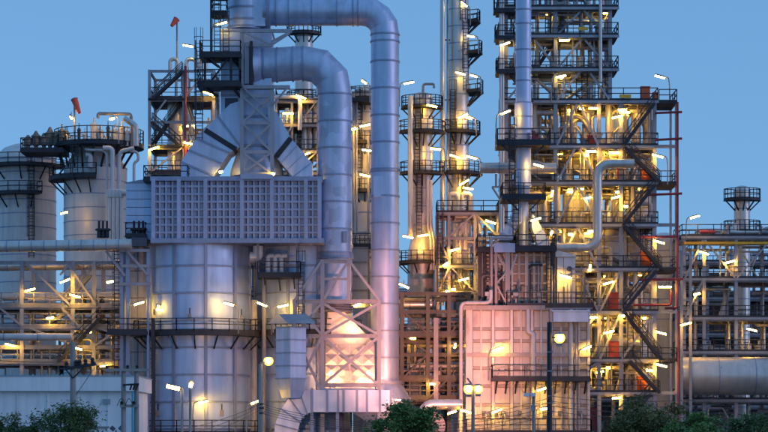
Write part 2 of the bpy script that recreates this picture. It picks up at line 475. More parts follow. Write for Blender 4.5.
# annex of stacked plates
T = Thing('header_box', 'plain plated header box at the end of the grid box', 'furnace box', P(139, 240, 202))
xa, xb = X(126, 202), X(152, 202)
T.box('core_plate', xa+.05, xb+.35, 202.06, 208.9, Z(240, 202), Z(183.5, 202), M['core'])
for i in range(7):
    z1, z0 = Z(183+8.2*i, 202), Z(183+8.2*(i+1), 202)+.05
    T.box('plate', xa, xb+.3, 202, 209, z0, z1, M['shell'])
T.part('lid', MB().prism([(xa-.1, Z(183,202)+.01), (xb+.35, Z(183,202)+.01), (xb+.35, Z(178.5,202)), (X(139,202), Z(180,202))], 201.9, 209), M['rib'])
T2_ = Thing('flue_casing', 'pinkish panelled casing between the caged ladder and the broad drum', 'duct', (X(136,205),205,0))
T2_.box('casing', X(122,205), X(154,205), 205, 210, 0, Z(243,205), M['pinkrib'])
for i in range(7):
    for c, e in ((122.3,137.5),(138,153)): T2_.box('panel', X(c,204.9), X(e,204.9), 204.9, 205.1, Z(244+27*(i+1),204.9)+.05, Z(244+27*i,204.9)-.05, M['beige'])
T = Thing('burner_platform', 'black platform with small valves at the foot of the plain header box', 'platform', P(120, 240, 201))
rect_platform(T, 97, 150, 239.5, 201.0, 204.0, t=.25, rail=False)
rect_platform(T, 125, 146, 235, 201.2, 203.4, t=.2)
for px in (99, 103, 107, 134, 139, 143):
    T.part('valve', MB().lathe(X(px,202), 202, [(.18, Z(238,202)), (.18, Z(231,202)), (.34, Z(230.5,202)), (.34, Z(229,202)), (.1, Z(228,202)), (.1, Z(221,202))], 10), M['dark'])
T.box('junction_box', X(131,200.9), X(147,200.9), 200.85, 201.8, Z(246,200.9), Z(237.5,200.9), M['core'])
# bracket frame beside the drum
T = Thing('ladder_frame', 'grey bracket frame with caged ladder beside the broad furnace drum', 'steel frame', (X(120,201), 201, 0))
for px, w in ((121.5, .3), (128, .34), (148.5, .3)): T.beam('post', (X(px,201), 201, 0), P(px, 249, 201), w, mat=M['rib'], prof='I')
for a in ((106,250.5,149,250.5), (119,284,151,284), (121,266,149,266)): T.beam('beam', P(a[0],a[1],200.8), P(a[2],a[3],200.8), .2, .26, M['lsteel'])
brace(T, [(106,251,125,276), (127,251,148,275)], 200.7, .22, M['lsteel'])
T.part('ladder', MB().ladder(X(117,201.3), 201.3, 0.2, Z(252,201.3)), M['dark'])
T.tube('rain_pipe', [P(125, 250, 202.4), P(125, 440, 202.4)], .22, M['rib'], 10)

# breeching legs
def duct_leg(label, poly, joints, dark, D0, D1):
    pts = [P(a, b, D0) for a, b in poly]
    T = Thing('breeching_duct', label, 'duct', ((pts[0].x+pts[-1].x)/2, (D0+D1)/2, pts[0].z))
    T.part('casing', MB().prism([(p.x, p.z) for p in pts], D0, D1), M['duct'])
    for a, b, c, d in joints:
        p, q = P(a,b,D0), P(c,d,D0)
        T.part('flange', MB().prism([(p.x-.07,p.z-.05),(q.x-.07,q.z-.05),(q.x+.07,q.z+.07),(p.x+.07,p.z+.07)], D0-.10, D1+.1), M['rib'])
    for a, b, c, d in dark:
        p, q = P(a,b,D0), P(c,d,D0); n = Vector((-(q.z-p.z), 0, q.x-p.x)).normalized()*.22
        T.part('expansion_joint', MB().prism([(p.x-n.x,p.z-n.z),(q.x-n.x,q.z-n.z),(q.x+n.x,q.z+n.z),(p.x+n.x,p.z+n.z)], D0-.06, D1+.06), M['dark'])
    return T
duct_leg('slanting grey breeching duct rising from the grid box roof towards the platforms',
    [(213,177),(181,177),(181,162),(196,138),(230,104),(243,100),(243,145),(229,153)],
    [(181.5,162,213,175.5),(188.5,150,221.5,163.5),(196.5,138,229,153),(218,116.5,240,146)], [(205,130,236,149.5)], 202, 205.6)
duct_leg('shorter slanting breeching duct on the duct side of the braced frame',
    [(293,177),(276,157),(268,150),(268,106),(277,113),(291,138),(312,163),(312,177)],
    [(297,146,281,163.5),(304,154,287,170),(311,163,293,176.5)], [(291,138,276,157)], 202, 205.6)

# stack with its square trunk and braced frame
T = Thing('furnace_stack', 'round grey stack on a square trunk with braced frame above the grid box', 'stack', P(254, 177, 204))
Dk = 204.0
T.part('core', MB().lathe(X(257,Dk), Dk, [(S(27,Dk), Z(177,Dk)), (S(26,Dk), Z(170,Dk)), (S(16,Dk), Z(140,Dk)), (S(14,Dk), Z(85,Dk))], 32), M['duct'])
tr = T.box('trunk', X(221,203), X(272,203), 202.4, 206.6, Z(146,203), Z(30,203), M['duct'])
T.box('recess_panel', X(225,202.3), X(238,202.3), 202.3, 202.5, Z(112,202.3), Z(98,202.3), M['core'], tr)
for py in (30.5, 59, 87, 95, 116, 145): T.box('trunk_band', X(220.4,202.3), X(272.6,202.3), 202.3, 206.7, Z(py+1.2,202.3), Z(py-1.2,202.3), M['rib'], tr)
sc, sr = X(245.5,Dk), S(17.5,Dk)
T.part('stack_shell', MB().lathe(sc, Dk, [(sr, Z(30,Dk)), (sr, Z(-70,Dk))], 40), M['duct'])
for py in (28, 21, 9, -8, -30, -50): T.part('stack_ring', MB().lathe(sc, Dk, [(sr, Z(py+.9,Dk)), (sr+.09, Z(py+.9,Dk)), (sr+.09, Z(py-.9,Dk)), (sr, Z(py-.9,Dk))], 40, smooth=False, caps=False), M['ring'])
T.box('outlet_box', X(251,203.4), X(266,203.4), 202.6, 205.4, Z(27.5,203.4), Z(-3,203.4), M['duct'])
for px in (242, 272):
    for dd in (201.4, 206.9): T.beam('frame_post', P(px, 177, dd), P(px, 29 if px == 242 else 86, dd), .32, mat=M['lsteel'], prof='I')
for py in (88, 96, 123, 152, 174): T.beam('frame_beam', P(242.5, py, 201.38), P(271.5, py, 201.38), .24, .3, M['lsteel'])
for a in ((243,122,271,97), (243,97,271,122), (243,151,271,124), (243,124,271,151), (243,173,271,153), (243,153,271,173)):
    T.beam('frame_brace', P(a[0],a[1],201.30+.05*(a[1] > a[3])), P(a[2],a[3],201.30+.05*(a[1] > a[3])), .19, mat=M['lsteel'])
T.beam('frame_beam', P(241,31,201.3), P(292,31,201.3), .24, .3, M['lsteel'])
T.beam('frame_beam', P(246,45,201.3), P(273,45,201.3), .24, .3, M['lsteel'])
brace(T, [(246,33,270,44), (290,32,271,42), (273,44,290,33)], 201.25, .18, M['lsteel'])
T.beam('frame_beam', P(243,87,201.2), P(290,87,201.2), .24, .3, M['lsteel'])
brace(T, [(273,105,287,88), (244,88,262,106)], 201.1, .18, M['steel'])
for py, xa in ((53, 199), (82, 197)):
    d = rect_platform(T, xa, 241, py, 200.2, 203.4, t=.36)
    T.beam('bracket', P(xa+3, py+1, 200.6), P(xa+20, py+14, 202.4), .18, mat=M['dark'], parent=d)
    T.beam('bracket', P(231, py+3, 200.6), P(240.5, py+15, 202.3), .18, mat=M['dark'], parent=d)
for px in (205, 231, 240): T.beam('platform_post', P(px, 82, 200.5), P(px, 53, 200.5), .2, mat=M['dark'])
brace(T, [(206,54,222,70), (230,56,212,80)], 200.6, .16, M['dark'])
T.part('ladder', MB().ladder(X(217,200.3), 200.6, Z(53,200.6), Z(-12,200.6)), M['dark'])
T.part('ladder', MB().ladder(X(199,200.3), 200.3, Z(140,200.3), Z(40,200.3), w=.6), M['dark'])
T.part('ladder', MB().ladder(X(225,200.3), 201.6, Z(53,201.6), Z(10,201.6), cage=False), M['dark'])
T.beam('platform_post', P(211,53,200.9), P(211,-12,200.9), .16, mat=M['dark'])
for py in (12, -6): rect_platform(T, 211, 227, py, 200.9, 202.6, t=.3)

# the two great round ducts
def round_duct(name, label, path, r, seams, mat, n=28):
    T = Thing(name, label, 'duct', path[-1])
    mb = MB()
    for a, b in zip(path, path[1:]): pass
    # faceted mitred elbows: flat along the run, round across
    T.part('duct_wall', MB().tube(path, r, n, facet=True), mat)
    for p, d, rr, w in seams:
        T.part('ring', MB().tube([p-d*w/2, p+d*w/2], rr, n, smooth=False), M['ring'])
    return T
VX, VZ = Vector((1,0,0)), Vector((0,0,1))
def elbow(cx_, cz_, rad, D, n=4):
    """quarter turn from heading +x to heading down, mitred in n pieces; pixels"""
    out = []
    for i in range(n+1):
        a = R(90-90*i/n); f = 1/math.cos(R(45/n)) if 0 < i < n else 1
        out.append(P(cx_+rad*f*math.cos(a), cz_-rad*f*math.sin(a), D))
    return out
DA = 203.6
r = S(14.1, DA)
path = [P(263,11.5,DA)]+elbow(362,34.5,23,DA,4)+[P(385,384,DA)]
seams = [(P(px,11.5,DA),VX,r+.07,.12) for px in (276,289,312,337,353,358)]+[(P(385,py,DA),VZ,r+.07,.14) for py in [35,42,62]+[89+26.9*i for i in range(11)]]+[(P(385,172,DA),VZ,r+.07,.12)]
seams += [(P(268.5,11.5,DA),VX,r+.42,.30)]
T = round_duct('round_duct', 'tallest round grey duct looping over from the stack and down to the ground', path, r, seams, M['duct'], 36)
T.part('base_flange', MB().lathe(X(385,DA), DA, [(r, Z(381,DA)), (r+.35, Z(381,DA)), (r+.35, Z(384,DA)), (r, Z(384,DA))], 36, smooth=False), M['ring'])
T.part('base_cone', MB().lathe(X(386,DA), DA, [(S(25,DA), 0), (S(25,DA), Z(402,DA)), (S(25,DA), Z(399,DA)), (S(16,DA), Z(384,DA))], 36), M['duct'])
T.box('inspection_panel', X(373.5,DA-r), X(389,DA-r), DA-r-.02, DA-r+.5, Z(197,DA-r), Z(176,DA-r), M['shell'])
DB = 203.2
r = S(17, DB)
path = [P(258,66,DB),P(300,63.5,DB)]+elbow(303,95,32,DB,3)[0:]+[P(335,258,DB)]
path[1:3] = [path[2]]
seams = [(P(px,66-2.5*(px-258)/45,DB),VX,rr,.14) for px, rr in ((264,r+.09),(277,r+.07),(293,r+.07),(303,r+.07))]+[(P(335,py,DB),VZ,r+.07,.14) for py in [95+26.9*i for i in range(6)]+[253]]
T = round_duct('round_duct', 'mottled grey round duct bending down from the square trunk onto a braced frame', path, r, seams, M['patch'], 36)
T.box('square_flange', X(251,DB), X(254,DB), DB-2.1, DB+2.1, Z(88,DB), Z(45,DB), M['dark'])
T.part('square_to_round', MB().lathe(0,0,[(1,0),(1,1)],4) if False else MB().tube([P(254,66.3,DB),P(262,65.8,DB)], [r*1.16, r*1.02], 36), M['duct'])
T.box('flange_plate', X(246,DB), X(250.5,DB), DB-1.95, DB+1.95, Z(87,DB), Z(46,DB), M['lsteel'])
T.box('inspection_hatch', X(343,DB-r), X(347,DB-r), DB-r-.0, DB-r+.6, Z(242,DB-r), Z(231,DB-r), M['ring'])
# its braced frame, hood and quilted hopper
T = Thing('duct_frame', 'lilac braced steel frame carrying the mottled duct over a glowing hopper', 'steel frame', (X(350,200.5), 200.5, 0))
F0, F1 = 200.2, 206.4
for dd in (F0, F1):
    T.beam('post', (X(322.5,F0), dd, 0), (X(322.5,F0), dd, Z(260,F0)), .34, mat=M['lsteel'], prof='I')
    T.beam('post', (X(379,F0), dd, 0), (X(379,F0), dd, Z(300,F0)), .34, mat=M['lsteel'], prof='I')
    T.beam('post', (X(348.5,F0), dd, Z(300,F0)), (X(348.5,F0), dd, Z(260,F0)), .28, mat=M['lsteel'], prof='I')
    T.beam('post', (X(294.5,F0), dd, 0), (X(294.5,F0), dd, Z(300,F0)), .3, mat=M['lsteel'], prof='I')
    for py, a, b in ((261.5,320,352), (301.5,292.5,380.5), (336,294,380), (385,322,380)):
        T.beam('beam', P(a,py,F0)+Vector((0,dd-F0-.01,0)), P(b,py,F0)+Vector((0,dd-F0-.01,0)), .3, .34, M['lsteel'], 'I')
    T.beam('beam', P(322,279,F0)+Vector((0,dd-F0,0)), P(349,279,F0)+Vector((0,dd-F0,0)), .14, .2, M['lsteel'])
for px in (294.5, 322.5, 379):
    for py in (301.5, 336): T.beam('tie_beam', P(px,py,F0), P(px,py,F0)+Vector((0,F1-F0,0)), .22, .3, M['lsteel'])
brace(T, [(321,262,295,300), (350,262,379,300), (347,263,324,299), (324,304,377,334), (377,304,324,334), (324,338,377,384), (377,338,324,384), (296,304,321,334), (321,304,296,334), (296,338,321,390), (321,338,296,390)], F0-.14, .24, M['lsteel'])
T.part('rim', MB().tube([P(335,259,DB),P(335,254,DB)], S(18.5,DB), 36, smooth=False), M['ring'])
T = Thing('quilted_hopper', 'glowing cream hopper with pyramid pressed panels behind the crossed braces', 'hopper', P(350, 386, 203))
T.part('neck', MB().lathe(X(336,203.2), 203.2, [(S(15,203), Z(312,203)), (S(15,203), Z(257,203))], 32), M['duct'])
for i in range(4): T.part('louvre', MB().lathe(X(336,203.2), 203.2, [(S(15.5,203), Z(305+2.6*i,203)), (S(18,203), Z(304.4+2.6*i,203)), (S(18,203), Z(303.4+2.6*i,203)), (S(15.5,203), Z(303+2.6*i,203))], 28, smooth=False), M['core'])
x0, x1 = X(325,202), X(375,202); zt, zb = Z(344,202), Z(386,202)
T.part('hood', MB().add([(x0,202,zt),(x1,202,zt),(x1,206,zt),(x0,206,zt)]+[(X(a,203),dd,Z(312,203)) for a, dd in ((328,202.2),(344,202.2),(344,204.6),(328,204.6))], [(0,1,5,4),(1,2,6,5),(2,3,7,6),(3,0,4,7),(4,5,6,7)]), M['white'])
T.box('casing', x0+.02, x1-.02, 202.06, 206, zb-.3, zt, M['white'])
nx, nz = 4, 4
for i in range(nx):
    for j in range(nz):
        a, b = x0+(x1-x0)*i/nx+.03, x0+(x1-x0)*(i+1)/nx-.03; c, e = zb+(zt-zb)*j/nz+.03, zb+(zt-zb)*(j+1)/nz-.03
        T.part('panel', MB().add([(a,202.05,c),(b,202.05,c),(b,202.05,e),(a,202.05,e),((a+b)/2,201.84,(c+e)/2)], [(0,1,4),(1,2,4),(2,3,4),(3,0,4)]), M['white'])
T.box('hatch', X(345,201.8), X(352,201.8), 201.72, 201.95, Z(381,201.8), Z(371,201.8), M['beige'])

# plenum with elbow, square riser with gable cap
T = Thing('plenum_duct', 'blue grey ribbed plenum duct with a mitred elbow sweeping down to ground', 'duct', P(350, 412, 199))
xs_ = (312, 327, 338, 343.5, 357, 367, 380, 391)
T.box('plenum_casing', X(311,198.6), X(392,198.6), 198.6, 202.6, Z(412,198.6), Z(390,198.6), M['duct'])
for px in xs_: T.box('plenum_rib', X(px,198.5)-.09, X(px,198.5)+.09, 198.48, 202.7, Z(412.6,198.5), Z(389.4,198.5), M['ring'])
T.box('plenum_shelf', X(320,198.9), X(374,198.9), 198.9, 202.0, Z(390,198.9)+.01, Z(388,198.9), M['ring'])
T.part('outlet_chute', MB().add([(X(352,199),199,Z(412,199)),(X(380,199),199,Z(412,199)),(X(380,199),202,Z(412,199)),(X(352,199),202,Z(412,199)),(X(370,199),199.5,Z(424,199)),(X(376,199),199.5,Z(424,199)),(X(376,199),201.5,Z(424,199)),(X(370,199),201.5,Z(424,199))], [(0,1,5,4),(1,2,6,5),(2,3,7,6),(3,0,4,7),(4,5,6,7)]), M['duct'])
for px in (312, 337.5, 379): T.beam('leg', (X(px,199), 199.0, 0), P(px,412,199.0), .28, mat=M['ring'], prof='I')
outer = [(311,389.5),(299,391),(289,398),(281,409),(275,424),(273,446)]; inner = [(311,412.5),(307,413.5),(303,417),(300,422),(298,430),(297,446)]
for i in range(5):
    q = [outer[i], outer[i+1], inner[i+1], inner[i]]; p = [P(a,b,198.6) for a, b in q]
    T.part('elbow_piece', MB().prism([(v.x, v.z) for v in p], 198.62, 202.4), M['duct'])
for a, b in zip(outer, inner):
    p, q = P(*a,198.5), P(*b,198.5); dv = (p-q).normalized()*.12
    T.part('elbow_rib', MB().prism([((p+dv).x-.05,(p+dv).z-.03),((q-dv).x-.05,(q-dv).z-.03),((q-dv).x+.06,(q-dv).z+.05),((p+dv).x+.06,(p+dv).z+.05)], 198.5, 202.5), M['ring'])
T = Thing('square_riser', 'pinkish square riser duct set cornerwise under a small gable cap', 'duct', P(291, 398, 197.8))
rc = X(291,197.8); rr = S(15,197.8)
T.part('riser_casing', MB().lathe(rc, 197.8, [(rr*.62, Z(398,197.8)), (rr*.8, Z(390,197.8)), (rr, Z(378,197.8)), (rr, Z(327,197.8))], 4, a0=0, smooth=False), M['duct'])
for py in (327.5, 340, 353, 366, 378.5): T.part('riser_band', MB().lathe(rc, 197.8, [(rr, Z(py+.7,197.8)), (rr+.08, Z(py+.7,197.8)), (rr+.08, Z(py-.7,197.8)), (rr, Z(py-.7,197.8))], 4, a0=0, smooth=False, caps=False), M['ring'])
mb = MB().add([P(268,323.5,198.3),P(278.5,314,197.1),P(288,323.5,195.8),P(316,323.5,196.7),P(306,314,198.3),P(297,323.5,199.6)], [(0,1,2),(1,4,3,2),(0,5,4,1),(3,4,5),(0,2,3,5)])
T.part('gable_cap', mb, M['blueroof'])
for px in (281, 302): T.beam('cap_post', P(px,327.5,197.8), P(px,322,197.8), .14, mat=M['steel'])
# ================================================================ far left: vessel, pipes, rack, wall
Dv = 229
T = column_vessel('reactor_vessel', 'fat cream reactor vessel with valve deck on top, beside the grid box', 95.5, 31.5, 168, None, Dv, M['white'], 13.6, head=None)
cx, r = X(95.5,Dv), S(31.5,Dv)
T.part('cone', MB().lathe(cx, Dv, [(r, Z(168,Dv)), (r*.62, Z(151,Dv)), (r*.62, Z(146,Dv))], 36), M['white'])
top = T.part('valve_deck', MB().lathe(X(99,Dv), Dv, [(S(45,Dv), Z(149,Dv)), (S(45,Dv), Z(146,Dv))], 28, smooth=False), M['dark'])
n = 22; pts = [(X(99,Dv)+S(44.5,Dv)*math.cos(2*math.pi*i/n), Dv+S(44.5,Dv)*math.sin(2*math.pi*i/n), Z(146,Dv)) for i in range(n+1)]
h_railing(T, pts, M['dark'], top, h=1.45)
for i in range(10):
    a = R(185+17*i); q = top
    T.beam('deck_strut', (X(99,Dv)+S(42,Dv)*math.cos(a), Dv+S(42,Dv)*math.sin(a), Z(149,Dv)), (cx+r*.98*math.cos(a), Dv+r*.98*math.sin(a), Z(170,Dv)), .18, mat=M['dark'])
arc_platform(T, cx, Dv, r, 1.5, 165, 278, Z(179,Dv), brackets=6, t=.3)
T.part('ladder', MB().ladder(X(75,224.5), 224.6, Z(179,224.6), Z(146,224.6)), M['dark'])
for px, py in ((100,128),(92,124)): pass
rnd = random.Random(3)
VLAB = ['slim jacketed valve near the orange windsock pole on the valve deck','tallest white valve pot on the vessel valve deck','round jacketed pot right of the tallest white valve pot','black spindle valve in the middle of the valve deck','fattest jacketed pot on the vessel valve deck','white valve pot under the davit boom','jacketed pot nearest the davit post','brown valve left of the windsock pole','brown valve pot at the rim of the valve deck by the photo edge','black spindle valve right beside the windsock pole']
for i, (px, rp, py, m_) in enumerate(((85,2.2,131,'alu'),(94,3.6,121,'white'),(101,2.8,128,'alu'),(108,1.6,124,'dark'),(115,4.2,127,'alu'),(122,2.6,124,'white'),(127,3.2,129,'alu'),(67,2.4,129,'brown'),(62,3,127,'brown'),(79,1.6,126,'dark'))):
    dd = Dv-3+rnd.random()*2; q = Thing('valve_pot', VLAB[i], 'valve', P(px,146,dd), 'safety valves on the vessel valve deck')
    rr = S(rp,dd)
    q.part('body', MB().lathe(X(px,dd), dd, [(rr*.6, Z(146,dd)), (rr*.6, Z(142,dd)), (rr, Z(141,dd)), (rr, Z(py+5,dd)), (rr*1.25, Z(py+5,dd)), (rr*1.25, Z(py+4,dd)), (rr*.6, Z(py+2,dd)), (rr*.25, Z(py+2,dd)), (rr*.25, Z(py-3,dd))], 14), M[m_])
    q.tube('outlet', bend([P(px,py+8,dd), P(px+5,py+8,dd), P(px+5,146,dd)], .4), rr*.35, M['alu'], 8)
T = column_vessel('reactor_vessel', 'second cream vessel mostly past the photo edge beside the valve deck', 26, 30, 160, None, 236, M['white'], 13.6, plats=((168,1.4,180,360),(196,1.4,180,300)), head='dome', ladders=((10,168,196),(10,196,260)))
T = Thing('vessel_bridge', 'dark brown bridge deck crowded with valves at the vessel deck rim', 'platform', P(52,150,228))
rect_platform(T, 20, 64, 149, 226, 230, t=.3)
for px, h_ in ((28,14),(36,18),(44,16),(50,22),(57,18),(62,20)): T.part('valve', MB().lathe(X(px,227.4), 227.4, [(.2,Z(149,227.4)),(.2,Z(146,227.4)),(.42,Z(145,227.4)),(.42,Z(149-h_*.7,227.4)),(.55,Z(149-h_*.7,227.4)),(.3,Z(149-h_*.8,227.4)),(.1,Z(149-h_,227.4))], 12), M['brown'])
T = Thing('davit', 'thin pipe davit with drooping hook over the vessel valve deck', 'davit', P(131,146,226))
pipe(T, [(132,146),(131,114),(98,113.5),(98,118)], .16, M['steel'], 'boom', D=226, rad=.3)
brace(T, [(131,122,124,114)], 226, .1)
pipe(T, [(124,118),(130,122),(136,126),(136,146)], .28, M['alu'], D=225.4)
for k, (pix, r_, lab) in enumerate((
    ([(84,147,226),(86,150,225),(103,150,225),(107,154,225),(107,262,225)], .13, 'thin cream pipe with two bends running down the reactor vessel'),
    ([(103,148,224.6),(112.5,148,224.6),(112.5,262,224.6)], .24, 'thick cream downpipe hooked from the valve deck beside the vessel'),
    ([(134,148,224.8),(120,151.5,224.8),(119,160,224.8),(119,262,224.8)], .2, 'cream downpipe with a swan neck nearest the header box'),
    ([(130,151,226),(138,152,226),(138.5,160,226),(134,163,226),(134,184,226)], .14, 'short looped pipe hanging under the valve deck edge'),
    ([(86,155,225.4),(90.5,155,225.4),(90.5,168,225.4)], .26, 'stubby cream pipe under the valve deck'))):
    T = Thing('downpipe', lab, 'pipe', P(*pix[-1])); pipe(T, pix, r_, M['white'], 'pipe_wall', rad=.6)
T = Thing('pipe_manifold', 'pale insulated manifold joining the downpipes at the vessel side', 'pipe', P(120,196,223))
for px in (109.5, 113.5, 117.5, 121.5): T.part('sleeve', MB().lathe(X(px,223.4), 223.4, [(.19, Z(240,223.4)), (.19, Z(198,223.4)), (.26, Z(197,223.4)), (.26, Z(190,223.4)), (.12, Z(189,223.4))], 12), M['white'])
T.tube('header', [P(122,192.5,223), P(133,192.5,223)], .28, M['white']); T.tube('header', [P(133,192.5,223), P(141,193.5,223)], .14, M['steel'])

pipe_thing('overhead_pipe', 'long jacketed overhead pipe ending in a cap beside the furnace drum', [(-30,247),(131.5,244.5)], 5.6, 199.5, M['alu'], seam=1.0)
pipe_thing('overhead_pipe', 'jacketed pipe running behind the bracket frame below the long overhead pipe', [(-30,267),(122,264.5)], 4.6, 214, M['alu'], seam=1.6)
pipe_thing('overhead_pipe', 'pale pipe crossing low behind the ladder at the steel rack', [(-30,297),(122,295.5)], 4.0, 216, M['white'], seam=2.2)
pipe_thing('overhead_pipe', 'thick pink lit pipe at the foot of the steel rack above the white wall', [(-30,337),(72,337)], 3.6, 207, M['white'], seam=2.5)
T = Thing('pipe_rack', 'amber lit steel pipe rack over the white flat roofed building', 'pipe rack', (X(70,210), 210, 0))
steel_frame(T, (-62,-22,22,73,94,146), (210,217), (261,306,327,345,362), M['lsteel'], deck=True, rails_mat=M['steel'], skip=(0,3), over=.2)
brace(T, [(66,262,96,305), (62,308,92,340), (25,262,70,305), (96,345,118,330), (70,264,60,275), (98,328,144,344), (30,328,70,344), (0,308,22,326)], 209.7, .2, M['lsteel'])
stair(T, (58,362), (100,318), 209.2, mat=M['dark']); stair(T, (40,327), (78,306), 211.5, mat=M['steel']); stair(T, (62,306), (90,275), 212, mat=M['steel'])
pr = random.Random(12)
for i in range(60):
    px = pr.uniform(-40, 142); py = pr.choice((300,313,322,340,352,357,368)); L = pr.uniform(12, 45); dd = pr.uniform(211, 216)
    if pr.random() < .55: pipe(T, [(px,py),(px+L,py),(px+L,py+pr.uniform(10,40))], pr.uniform(.07,.2), M[pr.choice(('white','steel','lsteel','alu'))], D=dd)
    else: pipe(T, [(px,py),(px,py+pr.uniform(15,60))], pr.uniform(.06,.17), M[pr.choice(('white','steel','alu'))], D=dd)
for px, py in ((92,297),(102,299),(84,300)):
    T.part('valve', MB().lathe(X(px,210.6), 210.6, [(.1, Z(306,210.6)), (.22, Z(303,210.6)), (.22, Z(300,210.6)), (.08, Z(299,210.6)), (.3, Z(297.5,210.6)), (.3, Z(297,210.6))], 12), M['dark'])
# white building
T = Thing('white_building', 'plain white flat roofed building with deep parapet behind the power poles', 'building', (X(60,178), 178, 0))
xa, xb = X(-60,176), X(138,176)
T.box('wall', xa, xb-.3, 176.2, 186, 0, Z(391,176), M['cream'])
T.box('parapet', xa-.3, xb, 175.7, 186.4, Z(391,176), Z(376.5,176), M['cream'])
T.box('coping', xa-.35, xb+.05, 175.64, 186.5, Z(376.5,176), Z(375.4,176), M['blueroof'])
for i in range(40): T.box('roof_bolt', xb-.2-.37*i-.06, xb-.2-.37*i+.06, 175.7, 175.85, Z(375.4,176), Z(374.2,176), M['bluebolt'])
for i in range(1, 8):
    x = xb-2.3*i; T.box('wall_batten', x-.03, x+.03, 176.14, 176.22, 0, Z(391,176)-.02, M['cream'])
T.box('cable_tray', xa, xb-2.2, 176.0, 176.18, Z(427.6,176), Z(426.4,176), M['steel'])
T.box('wall_vent', X(103,176), X(110,176), 176.05, 176.25, Z(404,176), Z(399,176), M['blueroof'])
T.tube('downspout', [P(138.6,391,175.9)+Vector((-.45,0,0)), (X(138.6,175.9)-.45, 175.9, 0)], .09, M['bluebolt'], 8)

# steel tower behind the grid box, with windsock
T = Thing('back_tower', 'open steel stair tower with a red line behind the grid box', 'steel tower', (X(180,240), 240, 0))
steel_frame(T, (149.5,184,214), (240,246), (70,99,121,147,172), M['lsteel'], deck=True, rails_mat=M['dark'], skip=(0,2), over=.15, post=.3, bm=.26)
brace(T, [(151,97,170,72), (184,98,206,72), (151,120,166,100), (186,146,212,122), (151,172,182,148)], 239.8, .18, M['lsteel'])
stair(T, (152,99), (182,71), 239.4); stair(T, (180,146), (152,122), 239.4) ; stair(T, (152,145), (183,101), 241.5)
for a, b in ((170,178),(186,196),(200,206)): pipe(T, [(a,72),(a,59),(b,59),(b,72)], .2, M['alu'], D=241)
T.tube('red_line', [P(185.5,200,239.7), P(185.5,66,239.7)], .13, M['firered'], 8)
for i in range(14):
    px = pr.uniform(168, 216); py = pr.uniform(60, 150); dd = pr.uniform(240.6,245)
    pipe(T, [(px,py),(px,py+pr.uniform(20,60)),(px+pr.uniform(5,18),py+70)], pr.uniform(.08,.22), M[pr.choice(('alu','white','steel'))], D=dd)
T.part('drum', MB().lathe(X(176,243), 243, [(.9, Z(200,243)), (.9, Z(100,243)), (.6, Z(97,243))], 20), M['alu'])
for px, py, x2, y2, dd, lab, base in ((177,21,171.5,26,241,'red windsock on a tall pole above the open stair tower',66), (74.5,101,79.5,113,226,'orange windsock drooping from a pole on the vessel valve deck',146)):
    T = Thing('windsock', lab, 'windsock', P(px,base,dd))
    T.tube('mast', [P(px,base,dd), P(px,py-1,dd)], .09, M['steel'], 8)
    a, b = P(px-.3,py-2,dd-.1), P(x2,y2,dd-.4)
    T.part('sock', MB().tube([a, a.lerp(b,.35), b], [.34,.29,.17], 14, caps=False), M['sock'])
    T.part('hoop', MB().tube([a, a+(b-a).normalized()*.06], .36, 14, caps=False), M['steel'])

# steelwork and column seen between the stack and the mottled duct
T = column_vessel('process_column', 'slim column with a black collar deck behind the mottled duct bend', 304, 9, 36, None, 242, M['alu'], 18, plats=((34,.9,180,360),(103,.9,180,360),(160,.9,180,360)), ladders=((-4,103,160),))
T = Thing('back_tower', 'small lamp lit steel tower behind the shorter breeching duct', 'steel tower', (X(300,236), 236, 0))
steel_frame(T, (276,292,318), (236,241), (101,125,151,173), M['steel'], over=.1, post=.26, bm=.24)
brace(T, [(278,151,292,126), (293,173,317,152), (300,123,316,102)], 235.8, .16, M['steel'])
for i in range(12):
    px = pr.uniform(278, 316); py = pr.uniform(82, 130); pipe(T, [(px,py),(px,py+pr.uniform(20,60))], pr.uniform(.08,.25), M[pr.choice(('alu','white','steel','yellow'))], D=pr.uniform(236.5,240))
pipe(T, [(270,97),(300,97),(300,130)], .22, M['white'], D=235.5)

# ================================================================ middle columns
T = column_vessel('process_column', 'lamp lit column squeezed between the two tall vertical ducts', 365, 9.5, 92, None, 226, M['white'], 20,
    plats=((100,1.0,180,360),(144,1.0,180,360),(192,1.0,180,360),(248,1.0,180,360)), ladders=((-6,100,144),(-6,144,192)))
T = Thing('pipe_bundle', 'thin upright pipes and ladder beside the column between the ducts', 'pipe', (X(355,224),224,0))
for px in (353.5, 356.5, 368.5): pipe(T, [(px,90+3*(px-353)),(px,300)], .13, M['steel'], D=223.5)
rect_platform(T, 350, 374, 99, 222.5, 226, t=.2); rect_platform(T, 350, 373, 245, 222.5, 226, t=.3)
T = Thing('box_duct', 'upright beige box duct beside the tallest round duct', 'duct', (X(360,216),216,0))
T.box('casing', X(353,216), X(367.5,216), 216, 219, 0, Z(247,216), M['beige'])
for py in (247.5, 262, 276, 290, 304): T.box('band', X(352.5,216), X(368,216), 215.9, 219.1, Z(py+1,216), Z(py-.6,216), M['pinkrib'])

